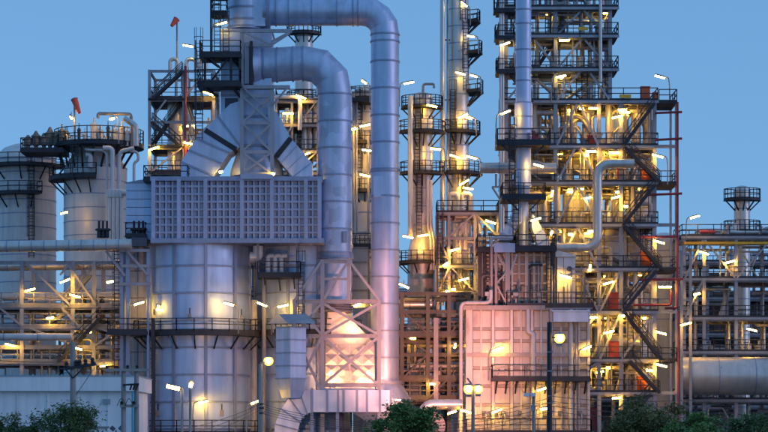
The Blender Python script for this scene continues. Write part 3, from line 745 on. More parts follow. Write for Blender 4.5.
D1 = 228
T = column_vessel('process_column', 'stepped column with four black collar decks beside the tallest round duct', 422, 10.5, 98, 238, D1, M['alu'], 18,
    plats=((108,1.05,170,372),(133,1.35,190,360),(174,1.2,185,355)), ladders=((-4,108,133),(-5,133,174),(-3,174,236)))
cx = X(422,D1); r = S(10.5,D1)
T.part('cone', MB().lathe(cx, D1, [(S(14.5,D1), Z(254,D1)), (r, Z(237,D1))], 32), M['alu'])
T.part('lower_shell', MB().lathe(cx, D1, [(S(14.5,D1), 0), (S(14.5,D1), Z(254,D1))], 32), M['alu'])
arc_platform(T, cx, D1, S(14.5,D1), 1.0, 150, 350, Z(263,D1))
T.part('flank_pipe', MB().tube([P(410.5,96,226), P(410.5,238,226)], .26, 12), M['alu'])
for px in (431,434): T.part('flank_pipe', MB().tube([P(px,270,226), P(px,240,226), P(px-3,225,226), P(px-3,180,226)], .14, 8), M['white'])
pipe(T, [(423,98),(423,84),(434,84),(434,88)], .12, M['steel'], 'davit', D=226.5)
D2 = 232
T = column_vessel('process_column', 'tallest middle column with outrigger lamp balconies rising out of view', 458.5, 10.2, -25, None, D2, M['alu'], 17,
    plats=((22,1.2,330,420),(53,1.4,330,420),(92,1.5,318,420),(133,1.2,230,390),(174,1.4,215,390),(250,1.5,190,380)), ladders=((4,-20,22),(7,22,53),(7,53,92),(-6,92,133),(-6,133,174),(6,174,250)))
T.part('flank_pipe', MB().tube([P(442.5,-25,231), P(442.5,300,231)], .25, 12), M['alu'])
T.part('flank_pipe', MB().tube([P(447.5,-25,231), P(447.5,200,231)], .1, 8), M['steel'])
for py in (40, 100, 160, 220): T.beam('pipe_clip', P(440,py,231.1), P(450,py,231.1), .1, .12, M['dark'])
T.part('loop_pipe', MB().tube(bend([P(449,212,229), P(449,194,229), P(458,194,229), P(458,212,229)], .6), .25, 10), M['white'])
T.part('loop_pipe', MB().tube(bend([P(462,212,229), P(462,194,229), P(471,194,229), P(471,212,229)], .6), .25, 10), M['white'])
T = Thing('steel_gantry', 'lamp lit steel frame with diagonal braces around the middle columns', 'steel frame', (X(468,222),222,0))
steel_frame(T, (438,449,475,498), (222,227), (213,237,266,292), M['lsteel'], over=.15, post=.28, bm=.26, skip=(1,))
brace(T, [(450,236,474,214), (476,214,497,236), (439,291,449,268), (450,264,440,240), (476,291,497,268), (474,291,452,268)], 221.8, .18, M['lsteel'])
T.part('ladder', MB().ladder(X(440,221.3), 221.3, Z(292,221.3), Z(213,221.3)), M['dark'])
for i in range(60):
    px = pr.uniform(436, 498); py = pr.uniform(205, 285); dd = pr.uniform(222.5,226.5)
    if pr.random() < .6: pipe(T, [(px,py),(px,py+pr.uniform(12,60))], pr.uniform(.07,.2), M[pr.choice(('alu','white','steel','brown'))], D=dd)
    else: pipe(T, [(px,py),(px+pr.uniform(8,25),py),(px+25,py+pr.uniform(10,25))], pr.uniform(.07,.18), M[pr.choice(('alu','white','steel'))], D=dd)
T = column_vessel('process_column', 'short pale drum standing inside the lamp lit steel frame', 462, 9, 222, 292, 224.6, M['white'], 14, ladders=())
pipe_thing('transfer_line', 'fat white transfer line lying behind the tallest duct at pipe rack level', [(388,304.5),(432,304.5)], 5.0, 216, M['alu'], seam=1.5)
T = Thing('pipe_rack', 'dark weathered multi level pipe rack between the duct and pink furnace', 'pipe rack', (X(435,212),212,0))
steel_frame(T, (388,402,428,449,469), (213,220), (292,310,334,353,378,398), M['brown'], over=.2, post=.36, bm=.34, rails_mat=M['brown'], skip=(0,1,3), deckmat=M['brown'])
brace(T, [(403,311,428,334), (403,378,428,354), (404,336,427,352), (450,334,468,312), (429,398,448,379)], 212.7, .18, M['brown'])
T.beam('stanchion', P(436,432,212.4), P(436,318,212.4), .42, mat=M['lsteel'], prof='I')
for i in range(80):
    px = pr.uniform(390, 466); py = pr.choice((300,316,322,328,342,346,360,366,371,384,390,404)); dd = pr.uniform(213.4,219.5)
    if pr.random() < .6: pipe(T, [(px,py),(px+pr.uniform(14,50),py)], pr.uniform(.08,.24), M[pr.choice(('brown','steel','white','lsteel'))], D=dd)
    else: pipe(T, [(px,py),(px,py+pr.uniform(15,60))], pr.uniform(.07,.2), M[pr.choice(('brown','steel','white'))], D=dd)
pipe_thing('suction_pipe', 'fat tan elbowed pipe in front of the dark rack near the tree', [(423,446),(423,404.5),(462,404.5)], 5.2, 196, M['alu'], rad=1.0)
T = Thing('blower', 'pink rounded blower casing behind the small tree', 'blower', (X(432,192),192,0))
T.part('scroll', MB().tube([P(431,426,190.6), P(431,426,193.4)], S(13.5,192), 32), M['beige'])
T.part('rim', MB().tube([P(431,426,190.5), P(431,426,190.7)], S(14.3,192), 32), M['pinkrib'])
T.part('inlet', MB().tube([P(431,426,190.2), P(431,426,190.6)], S(6,192), 24), M['core'])
T.box('plinth', X(421,192), X(441,192), 190.8, 193.2, 0, Z(436,192), M['concrete'])
# ================================================================ right furnace
T = Thing('box_furnace', 'pink beige panelled box furnace with a bracketed walkway across its front', 'furnace', (X(528,200),200,0))
Fd = 198.0
x0, x1 = X(467,Fd), X(590,Fd)
T.box('casing_core', x0+.06, x1-.06, Fd+.1, Fd+9, 0, Z(309,Fd), M['pinkrib'])
vx = (471,493,511.5,532,551,570,588.5); hz = (309.5,329,341,355,368,386,405,417,430)
for a, b in zip(vx, vx[1:]):
    for c, d in zip(hz, hz[1:]):
        xa, xb, za, zb = X(a,Fd)+.1, X(b,Fd)-.1, Z(d,Fd)+.05, Z(c,Fd)-.05; m_, e = .10, .03
        T.part('panel', MB().add([(xa,Fd+.1,za),(xb,Fd+.1,za),(xb,Fd+.1,zb),(xa,Fd+.1,zb),(xa+m_,Fd+e,za+m_),(xb-m_,Fd+e,za+m_),(xb-m_,Fd+e,zb-m_),(xa+m_,Fd+e,zb-m_)], [(0,1,5,4),(1,2,6,5),(2,3,7,6),(3,0,4,7),(4,5,6,7)]), M['beige'])
for px in vx+(481,521,541,561,579): T.beam('rib', (X(px,Fd), Fd-.12, 0), P(px,309,Fd-.12), .22 if px in vx else .13, .46 if px in vx else .3, M['beige'])
T.beam('rib', (X(468,Fd), Fd-.1, 0), P(468,309,Fd-.1), .36, .36, M['beige'])
for py in hz: T.box('rail_rib', x0, x1, Fd-.42 if py in (355,) else Fd-.22, Fd+.12, Z(py,Fd)-(.16 if py == 355 else .08), Z(py,Fd)+(.16 if py == 355 else .08), M['pinkrib'])
pipe(T, [(528,309),(528,333),(533,333),(533,420)], .22, M['beige'], D=197.6)
pipe(T, [(571,309),(571,440)], .2, M['beige'], D=197.6); pipe(T, [(576,309),(576,440)], .12, M['pinkrib'], D=197.6)
d = rect_platform(T, 491.5, 591, 378, 196.3, 198.0, t=.26, brackets=10)
for a, b in ((496,372),(502,370),(541,362),(576,362)): T.box('burner_box', X(a,197.6)-.2, X(a,197.6)+.2, 197.5, 198, Z(b+3,197.6), Z(b-3,197.6), M['steel'])
for a in (484,490,497,503,520,545,560,580):
    q = T.box('burner_box', X(a,197.6)-.16, X(a,197.6)+.16, 197.5, 198, Z(416,197.6), Z(411,197.6), M['core']); T.tube('burner_pipe', bend([P(a,413,197.4),P(a+2,413,197.2),P(a+2,424,197.2)], .2), .06, M['steel'], 8, q)
rect_platform(T, 466, 592, 432, 196.2, 198, t=.26)
T.box('crown_beam', X(462,197.6), X(545,197.6), 197.4, 207, Z(310,197.6), Z(305.5,197.6), M['pinkrib'])
T.box('crown_beam', X(545.5,197.8), X(592,197.8), 197.7, 207, Z(309,197.8), Z(306.5,197.8), M['rib'])
T.box('air_box', X(553,197.3), X(588,197.3), 196.9, 199.5, Z(322,197.3), Z(312,197.3), M['duct']); T.box('air_box_lid', X(551.5,197.2), X(589.5,197.2), 196.8, 199.6, Z(312,197.2)+.01, Z(310.4,197.2), M['duct'])
T.part('edge_pipe', MB().tube(bend([P(461,440,197),P(461,303,197),P(491,303,197),P(491,290,197)], .5), .16, 10), M['beige'])

T = Thing('convection_box', 'smaller rusty pink gridded box with dark posts on the box furnace roof', 'furnace box', P(520,306,200))
Fu = 200.5
T.box('back_plate', X(480,Fu), X(556,Fu), Fu+.3, Fu+6, Z(305.5,Fu), Z(251,Fu), M['pinkrib'])
for i, px in enumerate((483,490,497,504.5,512,519,526.5,534,541.5,549,555)): T.beam('stiffener', P(px,305.5,Fu+.1), P(px,252,Fu+.1), .2 if i % 3 else .3, .3, M['beige'])
for py in (255,264,273.5,283,292,300): T.box('stiffener', X(479.5,Fu), X(556,Fu), Fu+.05, Fu+.31, Z(py,Fu)-.08, Z(py,Fu)+.08, M['beige'])
for px, w in ((480,.35),(484.5,.3)): T.beam('dark_post', P(px,305.5,199.9), P(px,249,199.9), w, mat=M['dark'])
T.beam('dark_post', P(552,330,199.6), P(552,243,199.6), .3, mat=M['dark'])
T.part('ladder', MB().ladder(X(550,199.5), 199.4, Z(306,199.5), Z(246,199.5)), M['dark'])
T.part('ladder', MB().ladder(X(487,199.7), 199.6, Z(306,199.5), Z(246,199.5)), M['dark'])
rect_platform(T, 477, 516, 248.5, 199.2, 203.5, t=.3); rect_platform(T, 514.5, 557, 247.2, 199.2, 203.5, t=.35)
T = Thing('hoist_frame', 'mauve portal of two stout posts in front of the rusty gridded box', 'steel frame', P(502,306,199))
for px, w in ((491.5,.2),(496,.2),(507.5,.42)): T.beam('post', P(px,305.5,198.7), P(px,240 if px < 500 else 252,198.7), w, mat=M['pinkrib'])
T.box('head_box', X(494,198.6), X(515,198.6), 198.3, 199.6, Z(252.5,198.6), Z(243.5,198.6), M['grid'])
brace(T, [(497,254,506,270),(506,273,497,283),(497,286,506,303),(517,254,510,275)], 198.8, .16, M['lsteel'])
pipe(T, [(491,244),(491,238),(513,238)], .12, M['lsteel'], 'brace_pipe', D=198.6)
T = Thing('panel_housing', 'clean white panelled housing with a round fan hole beside the gridded box', 'housing', P(566,306,199.6))
T.box('core', X(557,199.8), X(575.5,199.8), 199.9, 204, Z(305.5,199.8), Z(257,199.8), M['core'])
for i in range(4):
    a, b = 257+12.1*i, 257+12.1*(i+1)
    for c, e in ((557,563.5),(563.5,575.5)): T.box('panel', X(c,199.8)+.02, X(e,199.8)-.02, 199.78, 200.2, Z(b,199.8)+.02, Z(a,199.8)-.02, M['white'])
T.part('fan_hole', MB().tube([P(569.5,269,199.7), P(569.5,269,199.8)], .24, 20), M['core'])
T.part('roof', MB().prism([(X(555.5,199.7),Z(257,199.7)+.01),(X(577,199.7),Z(257,199.7)+.01),(X(574,199.7),Z(254.5,199.7)),(X(555.5,199.7),Z(250,199.7))], 199.6, 204.1), M['white'])
T = Thing('roof_walkway', 'dark walkway with many floodlamp posts along the box furnace roof', 'walkway', P(550,306,198))
rect_platform(T, 506, 594, 305, 197.5, 199.4, t=.22)
for px in (488, 516, 540): T.part('flood_bracket', MB().beam(P(px,305,198),P(px,295,198),.12).box(X(px,198)-.25,X(px,198)+.2,197.8,198.2,Z(296,198),Z(292,198)), M['lsteel'])

duct_leg('warm lit chute slanting from the second stack into the gridded box', [(512,240),(499,240),(501,233),(514,212),(522,207),(522,222),(517,226)], [(501,233,512,238),(507.5,223,517,229)], [], 201, 203)
duct_leg('cream chute on the far side of the second stack base', [(550,246),(538,246),(532,228),(532,214),(536,217),(549,240)], [(543,229,534,236),(548,238,537,244)], [], 201, 203)
Ds = 202.5
T = Thing('furnace_stack', 'slim banded stack with two black collar decks above the gridded box', 'stack', P(524,247,Ds))
cx = X(523.5,Ds)
T.part('stack_shell', MB().lathe(cx, Ds, [(S(5,Ds),Z(247,Ds)),(S(5,Ds),Z(200,Ds)),(S(7.5,Ds),Z(186,Ds)),(S(7.5,Ds),Z(141,Ds)),(S(9,Ds),Z(140,Ds)),(S(9,Ds),Z(104,Ds)),(S(7.8,Ds),Z(103,Ds)),(S(7.8,Ds),Z(-60,Ds))], 36), M['duct'])
for py in (-12,10,24,50,68,81,103,117,130,148,170,186): rr = S(9 if 103 < py < 141 else 7.8,Ds); T.part('band', MB().lathe(cx, Ds, [(rr-.1,Z(py+.6,Ds)),(rr+.06,Z(py+.6,Ds)),(rr+.06,Z(py-.6,Ds)),(rr-.1,Z(py-.6,Ds))], 36, smooth=False, caps=False), M['ring'])
for py, a, b in ((141,497,551),(195.5,502,546)): rect_platform(T, a, b, py, 200.6, 204.5, t=.36)
brace(T, [(499,142,515,158),(548,142,532,156),(505,197,518,210),(543,197,530,210)], 200.9, .15, M['dark'])
T.part('ladder', MB().ladder(X(512.5,200.5), 200.8, Z(195,200.8), Z(130,200.8)), M['dark'])
T.part('ladder', MB().ladder(X(516,200.5), 200.8, Z(247,200.8), Z(184,200.8)), M['dark'])
pipe_thing('exhaust_drum', 'white horizontal drum with domed end poking out behind the slim stack', [(480,168),(556,168)], 5.4, 206, M['alu'], seam=1.6)
T = Thing('drum_bracket', 'bent steel bracket holding up the domed end of the white drum', 'bracket', P(505,196,206))
brace(T, [(492,187,505,207),(492,187,506,187),(496,174,496,187)], 206, .18, M['lsteel'])
for px, py, h_, lab in ((533.5,141,9,'red extinguisher box on the upper collar deck of the slim stack'),(537,141,6,'second smaller red box on the upper collar deck')):
    T = Thing('red_box', lab, 'cabinet', P(px,py,201.6))
    b = T.box('case', X(px-1.6,201.4), X(px+1.6,201.4), 201.2, 201.8, Z(py,201.4), Z(py-h_,201.4), M['red']); T.box('lid', X(px-1.9,201.4), X(px+1.9,201.4), 201.1, 201.9, Z(py-h_,201.4)+.005, Z(py-h_-.8,201.4), M['red'], b)

# ================================================================ right steel tower
Dt = (209.0, 216.0); Du = (209.0, 212.6)
T = Thing('process_tower', 'big open steel process tower packed with vessels, stairs and lamps', 'steel tower', (X(590,Dt[0]),Dt[0],0))
STX = T
steel_frame(T, (506,555.5,610), Du, (-24,9,37,70.5), M['lsteel'], ztop=Z(-24,Dt[0]), over=.75, post=.34, bm=.28, base=Z(101.5,Dt[0]))
steel_frame(T, (506,555.5,599,621,654.5), Dt, (101.5,146.5,183,225,269,312,360,393), M['lsteel'], over=.35, post=.34, bm=.3)
# landing bay at the stair side
for px, w in ((676.5,.2),):
    for dd in (209.3, 213.3): T.beam('post', (X(px,209),dd,0), (X(px,209),dd,Z(101,209)), .2, mat=M['lsteel'])
for i, py in enumerate((101.5,146.5,183,225,269,312,360,393)):
    T.beam('beam', P(655.5,py,209.1), P(676,py,209.1), .2, .3, M['lsteel'])
    if i in (0,2,4,6): rect_platform(T, 658.5, 677.5, py, 208.8, 213.5, mat=M['dark'], t=.16, sides='fr')
brace(T, [(507,36,520,11),(556,36,580,12),(608,36,584,11),(508,69,528,39),(556,68,535,40),(557,69,582,39),(609,68,585,40),(557,100,580,72),(609,99,590,73),(508,99,530,73),
          (557,145,577,104),(598,145,580,104),(507,145,530,104),(557,182,575,149),(598,182,580,149),(557,224,577,186),(598,224,578,186),(557,268,577,228),(598,268,578,228),(600,311,620,271),(557,311,577,272),(598,311,578,272),(600,359,620,314),(557,359,598,314),(622,311,653,271),(622,359,653,314),(557,392,598,362)], 208.7, .2, M['lsteel'])
stair(T, (624,145), (654,104), 207.9); stair(T, (661,183), (625,147.5), 207.9); stair(T, (624,224), (655,185), 207.9); stair(T, (662,269), (625,226), 207.9)
stair(T, (624,311), (656,271), 207.9); stair(T, (662,360), (625,313), 207.9); stair(T, (660,393), (630,361), 207.9); stair(T, (624,424), (650,395), 207.9)
stair(T, (532,101), (510,72), 208.2); stair(T, (536,69), (556,39), 211.5)
brace(T, [(497,37,506,44),(497,70,506,79)], 209, .14, M['dark'])
rect_platform(T, 495, 515, 37, 207.6, 209.4, t=.22); rect_platform(T, 496, 515, 70.5, 207.6, 209.4, t=.22); rect_platform(T, 494, 516, 9.5, 207.6, 209.4, t=.22)
for px in (500.5, 503): T.tube('riser', [P(px,240,208.2), P(px,-25,208.2)], .13, M['alu'], 10)
T.tube('riser', [P(600.5,82,208.1), P(600.5,-25,208.1)], .15, M['alu'], 10)
def clutter(T, x0, x1, levels, n, d0, d1, seed, mats=('alu','white','steel','white','lsteel')):
    q = random.Random(seed)
    for i in range(n):
        j = q.randrange(len(levels)-1); a, b = levels[j], levels[j+1]; px = q.uniform(x0, x1); dd = q.uniform(d0, d1); r_ = q.choice((.06,.08,.1,.13,.17,.22)); m_ = M[q.choice(mats)]
        t = q.random()
        if t < .35: pipe(T, [(px,a+1),(px,b-2)], r_, m_, D=dd)
        elif t < .6: y = q.uniform(a+6,b-4); pipe(T, [(px,b),(px,y),(min(px+q.uniform(8,40),x1),y),(min(px+q.uniform(8,40),x1),b)], r_, m_, D=dd)
        elif t < .8: y = q.uniform(a+5,a+14); pipe(T, [(px,y),(min(x1,px+q.uniform(15,50)),y)], r_, m_, D=dd)
        else:
            h_ = q.uniform(6,16); rr = q.uniform(.18,.4); x, z0, z1 = X(px,dd), Z(b,dd), Z(b-h_,dd)
            T.part('valve', MB().lathe(x, dd, [(rr*.5,z0),(rr*.5,z0+.2),(rr,z0+.25),(rr,z1-.3),(rr*1.3,z1-.3),(rr*1.3,z1-.2),(rr*.3,z1-.15),(rr*.3,z1+.3)], 12), m_)
LV = (-24,9,37,70.5,101.5,146.5,183,225,269,312,360,393)
clutter(T, 508, 608, LV[:5], 90, 209.5, 212.2, 5); clutter(T, 556, 652, LV[4:], 420, 209.8, 215.6, 8); clutter(T, 508, 556, LV[4:8], 110, 210, 215.5, 9)
def fine_steel(T, x0, x1, levels, n, d0, d1, seed):
    """thin instrument lines, cable trays, knee braces and ladders"""
    q = random.Random(seed)
    for i in range(n):
        j = q.randrange(len(levels)-1); a, b = levels[j], levels[j+1]; px = q.uniform(x0, x1); dd = q.uniform(d0, d1); t = q.random(); m_ = M[q.choice(('steel','lsteel','dark','alu'))]
        if t < .35: T.beam('instrument_line', P(px,a+1,dd), P(px,b,dd), q.uniform(.05,.09), mat=m_)
        elif t < .55: y = q.uniform(a+3,a+9); T.beam('cable_tray', P(px,y,dd), P(min(x1,px+q.uniform(14,40)),y,dd), .25, .09, m_)
        elif t < .8: w = q.choice((-1,1))*q.uniform(5,10); T.beam('knee_brace', P(px,a+2,dd), P(px+w,a+2+abs(w),dd), .1, mat=m_)
        else: T.part('ladder', MB().ladder(X(px,dd), dd, Z(b,dd), Z(a+1,dd), cage=q.random() < .5), M['dark'])
fine_steel(T, 508, 608, LV[:5], 60, 209.3, 212.3, 61); fine_steel(T, 508, 652, LV[4:], 170, 209.3, 215.6, 62)
def tower_vessel(label, px, rp, a, b, D, mat, cat='vessel'):
    T = column_vessel('tower_vessel', label, px, rp, a, b, D, mat, 12); T.o['category'] = cat; return T
tower_vessel('wide cream vessel two bays left of the stairs, lower tower decks', 574, 11, 196, 310, 213, M['white'])
tower_vessel('stout cream drum close behind the second tower post from the stairs', 610, 9.5, 229, 268, 212, M['white'])
tower_vessel('tall pale drum under the stout drum beside the stair flights', 611, 9.5, 274, 311, 212.4, M['alu'])
tower_vessel('narrow pale exchanger standing on the deck under the tower top', 588, 6, 112, 146, 212, M['alu'])
tower_vessel('slim warm lit drum behind the highest stair flight', 636, 5, 112, 146, 214, M['white'])
tower_vessel('broad warm drum behind the stair flights in mid tower', 640, 13, 193, 268, 214.4, M['white'])
tower_vessel('dim broad drum behind the lowest stair flights', 640, 13, 320, 392, 214.4, M['alu'])
tower_vessel('narrow drum in the bay over the box furnace roof', 544, 7, 192, 300, 214.6, M['white'])
tower_vessel('slender lit column low in the tower behind cabinets', 582, 8, 318, 425, 213.5, M['white'])
tower_vessel('dark capped drum between the two highest tower decks', 561, 4.2, 15, 36, 211, M['core'])
tower_vessel('stubby pale pot on the deck with the highest lamps', 581, 4, 58, 70, 211, M['alu'])
tower_vessel('rounded pot beside the pipe manifold at the tower setback', 603, 3.6, 87, 101, 211, M['alu'])
pipe_thing('loop_pipe', 'fat white pipe looping down the tower face and across to the stack', [(634,163.5),(597.5,163.5),(597.5,247.5),(553,247.5)], 4.7, 206.3, M['alu'], rad=1.25, n=24)
pipe_thing('exchanger_drum', 'yellow lit horizontal drum behind the loop pipe in the tower', [(535,167),(590,167)], 8.5, 214, M['white'], seam=2.0)
pipe_thing('exchanger_drum', 'horizontal drum on the lower deck behind the pink cabinet', [(600,338),(640,345)], 6, 213, M['alu'], seam=2.0)
# red fire lines
for pix, lab in (([(677.5,102,208.6),(677.5,300,208.6),(677.5,308,208.6),(665,308,208.6)], 'dark red fire line running down the outer stair post'),
    ([(640,237,208.4),(677,236.5,208.4)], 'red sprinkler branch across the middle stair landing'), ([(655,113,208.4),(682,112,208.4)], 'red spur near the tower top pointing past the outer post'),
    ([(655,140,208.4),(682,138.5,208.4)], 'red spur at the first landing pointing past the outer post'), ([(645,195,208.4),(682,193.5,208.4)], 'red spur at the third landing pointing past the outer post'),
    ([(640,280,208.4),(683,279,208.4)], 'red spur below the middle landing pointing past the outer post'), ([(671,290,208.4),(671,305,208.4),(633,305,208.4)], 'red sprinkler elbow under the lower landing'),
    ([(678.5,311,208.5),(678.5,440,208.5)], 'red fire line at the foot of the outer stair post')):
    T = Thing('fire_line', lab, 'pipe', P(*pix[-1])); pipe(T, pix, .11, M['firered'], 'pipe_wall', n=8)
for px, py, w, h_, m_, lab in ((645.5,101,9,14,'orange','large orange cabinet on the tower roof beside the lamp'),(655.5,101,5,8,'orange','small orange cabinet beside the large one on tower roof'),
    (646,183,9,13,'orange','orange cabinet beside the upper stair landing with two red lines'),(646,269,11,17,'orange','tall orange cabinet behind the middle stair flight'),
    (613.5,312,10,19,'red','dusky red cabinet on the deck above the pink one'),(614,360,10,18,'red','faded pink red cabinet on the lower deck near the drum'),
    (642,393,9,16,'orange','bright orange cabinet at the lowest stair landing'),(593,312,4,12,'red','slim red cabinet beside the air box'),(592.5,146,8,10,'red','red cabinet high in the tower beside the exchanger'),
    (593,432,6,24,'red','dark red cabinet at the foot of the tower behind the furnace'),(619.5,183,2.5,30,'red','narrow red panel fixed on the tower post above the drum')):
    T = Thing('cabinet', lab, 'cabinet', P(px,py,209.6)); b = T.box('case', X(px-w/2,209.5), X(px+w/2,209.5), 209.45, 210.2, Z(py,209.5)+.1, Z(py-h_,209.5), M[m_])
    T.box('door', X(px-w/2+.6,209.4), X(px+w/2-.6,209.4), 209.40, 209.46, Z(py-1.5,209.4), Z(py-h_+1.5,209.4), M[m_], b); T.box('top', X(px-w/2-.4,209.4), X(px+w/2+.4,209.4), 209.35, 210.3, Z(py-h_,209.4)+.01, Z(py-h_-.8,209.4), M[m_], b)
T = Thing('sign_board', 'small yellow notice board on the tower roof handrail', 'sign', P(625,101,208.5)); T.box('board', X(619.5,208.5), X(631,208.5), 208.46, 208.52, Z(98,208.5), Z(94.5,208.5), M['yellow']); T.beam('stay', P(622,101,208.55), P(622,95,208.55), .06, mat=M['dark']); T.beam('stay', P(629,101,208.55), P(629,95,208.55), .06, mat=M['dark'])
T = Thing('sign_board', 'yellow notice board high on the deck near the tower top', 'sign', P(583,37,208.3)); T.box('board', X(578,208.2), X(588,208.2), 208.1, 208.16, Z(30.5,208.2), Z(27,208.2), M['yellow']); T.beam('stay', P(580,37,208.2), P(580,28,208.2), .06, mat=M['dark'])

# ================================================================ far right
T = Thing('pipe_rack', 'steel pipe rack with a yellow beam at the edge beyond the stair tower', 'pipe rack', (X(710,224),224,0))
steel_frame(T, (684,704,736,772,806), (224,230), (237,279,318,352,400), M['lsteel'], over=.3, post=.32, bm=.32, skip=())
T.beam('yellow_beam', P(684,243,223.7), P(806,243,223.7), .2, .26, M['yellow'])
brace(T, [(685,278,703,240),(705,240,735,278),(737,278,771,240),(685,318,703,280)], 223.7, .18, M['lsteel'])
clutter(T, 684, 800, (222,237,279,318,352,400,430), 80, 224.5, 229.5, 21)
T.tube('red_valve_line', [P(700,232,223.8),P(715,232,223.8)], .18, M['red'], 8)
pipe_thing('storage_drum', 'large dim horizontal drum at the edge beyond the tower foot', [(681,376),(790,376)], 19, 219, M['alu'], seam=3.0)
T = column_vessel('process_column', 'slim column with collar deck standing beyond the edge pipe rack', 742, 8, 190, None, 240, M['alu'], 18, plats=((200,1.1,180,360),(232,1.1,180,360)))
T = Thing('rack_columns', 'row of upright light steel posts by the edge pipe rack', 'steel frame', (X(690,217),217,0))
for px in (681.5, 690.5): T.beam('post', (X(px,217),217,0), P(px,252,217), .26, mat=M['lsteel'], prof='I')
for py in (254,272,300): T.beam('beam', P(681,py,217), P(692,py,217), .18, .22, M['lsteel'])
T = Thing('pale_tank', 'pale round tank behind the middle stair landing', 'tank', (X(668,228),228,0))
T.part('shell', MB().lathe(X(664,232), 232, [(S(18,232),0),(S(18,232),Z(240,232)),(S(17,232),Z(237,232)),(S(4,232),Z(233,232))], 36), M['white'])
for py in (252,268,284,300,320): T.part('band', MB().lathe(X(664,232), 232, [(S(18,232),Z(py+.5,232)),(S(18.3,232),Z(py+.5,232)),(S(18.3,232),Z(py-.5,232)),(S(18,232),Z(py-.5,232))], 36, smooth=False, caps=False), M['rib'])

# ================================================================ background process structures closing the gaps low down
BX = [(-150,-40,262,300),(-45,40,258,285),(45,160,262,330),(250,330,250,262),(380,440,250,296),(436,520,252,288),(500,560,256,235),(590,690,262,255),(680,790,258,262),(785,900,262,290)]
for i, (a, b, dd, top) in enumerate(BX):
    T = Thing('background_rack', ['distant rack of pipes and decks at the frame edge past the vessel','distant pipe deck behind the fat reactor vessel','distant warm pipe deck behind the amber rack','narrow distant rack glimpsed between the furnace drums','distant rack behind the dark weathered rack','distant lit rack behind the middle steel frame','distant rack behind the slim stack','distant rack behind the stair flights','distant rack beyond the edge drum','last distant rack outside the stair tower'][i], 'pipe rack', (X((a+b)/2,dd),dd,0))
    n = max(2, int((b-a)/26)+1); xs = [a+(b-a)*k/(n-1) for k in range(n)]
    lv = []; y = top
    while y < 425: lv.append(y); y += 36
    steel_frame(T, xs, (dd,dd+6), lv, M['steel'], over=.2, post=.3, bm=.36, joist=4)
    clutter(T, a, b, [top-14]+lv+[430], int((b-a)*.5), dd+.5, dd+5.5, 40+i)
    w = T.box('process_wall', X(a,dd+7), X(b,dd+7), dd+7, dd+11, 0, Z(top+30,dd+7), M['concrete'])

# dark instrument piping in front of the gridded box and along the furnace crown
T = Thing('fuel_piping', 'tangle of dark fuel pipes and valves before the rusty gridded box', 'pipe', P(520,306,199))
q = random.Random(77)
for i in range(26):
    px = q.uniform(478,590); y = q.uniform(262,300); m_ = M[q.choice(('dark','pinkrib','steel','brown'))]
    if q.random() < .5: pipe(T, [(px,305),(px,y),(px+q.uniform(4,18),y)], q.choice((.05,.07,.1)), m_, D=q.uniform(198.9,199.4))
    else: pipe(T, [(px,305),(px,y)], q.choice((.06,.09)), m_, D=q.uniform(198.9,199.5))
# ================================================================ lamps
def tube_lamp(px, py, D, ang, stem, where, L=11.5, mat='tube', thick=.17):
    """lit tube, centre pixel, tilt in degrees; stem: pixels down to its footing, +right end / -left end, 0 = hung from above"""
    c = P(px, py, D); l = S(L, D)/2; dv = Vector((math.cos(R(ang)), 0, math.sin(R(ang))))
    a, b = c-dv*l, c+dv*l
    T = Thing('tube_lamp', 'lit tube lamp '+where, 'lamp', c if stem == 0 else (b if stem > 0 else a)-Vector((0,0,S(abs(stem),D))))
    T.part('tube', MB().tube([a, b], thick*.5, 8), M[mat])
    up = Vector((0,0,thick*.6+.05))
    T.part('housing', MB().beam(a+up*1.02, b+up*1.02, thick*2.2, .12), M['steel'])
    if stem == 0: T.part('hanger', MB().beam(c+up, c+Vector((0,.25,.55)), .06), M['steel'])
    else:
        e = b if stem > 0 else a; s_ = 1 if stem > 0 else -1
        T.part('post', MB().tube(bend([e+up, e+up+dv*s_*.35, e+dv*s_*.45+Vector((0,0,-.6)), e+dv*s_*.45-Vector((0,0,S(abs(stem),D)))], .3), .055, 8), M['steel'])
    return T
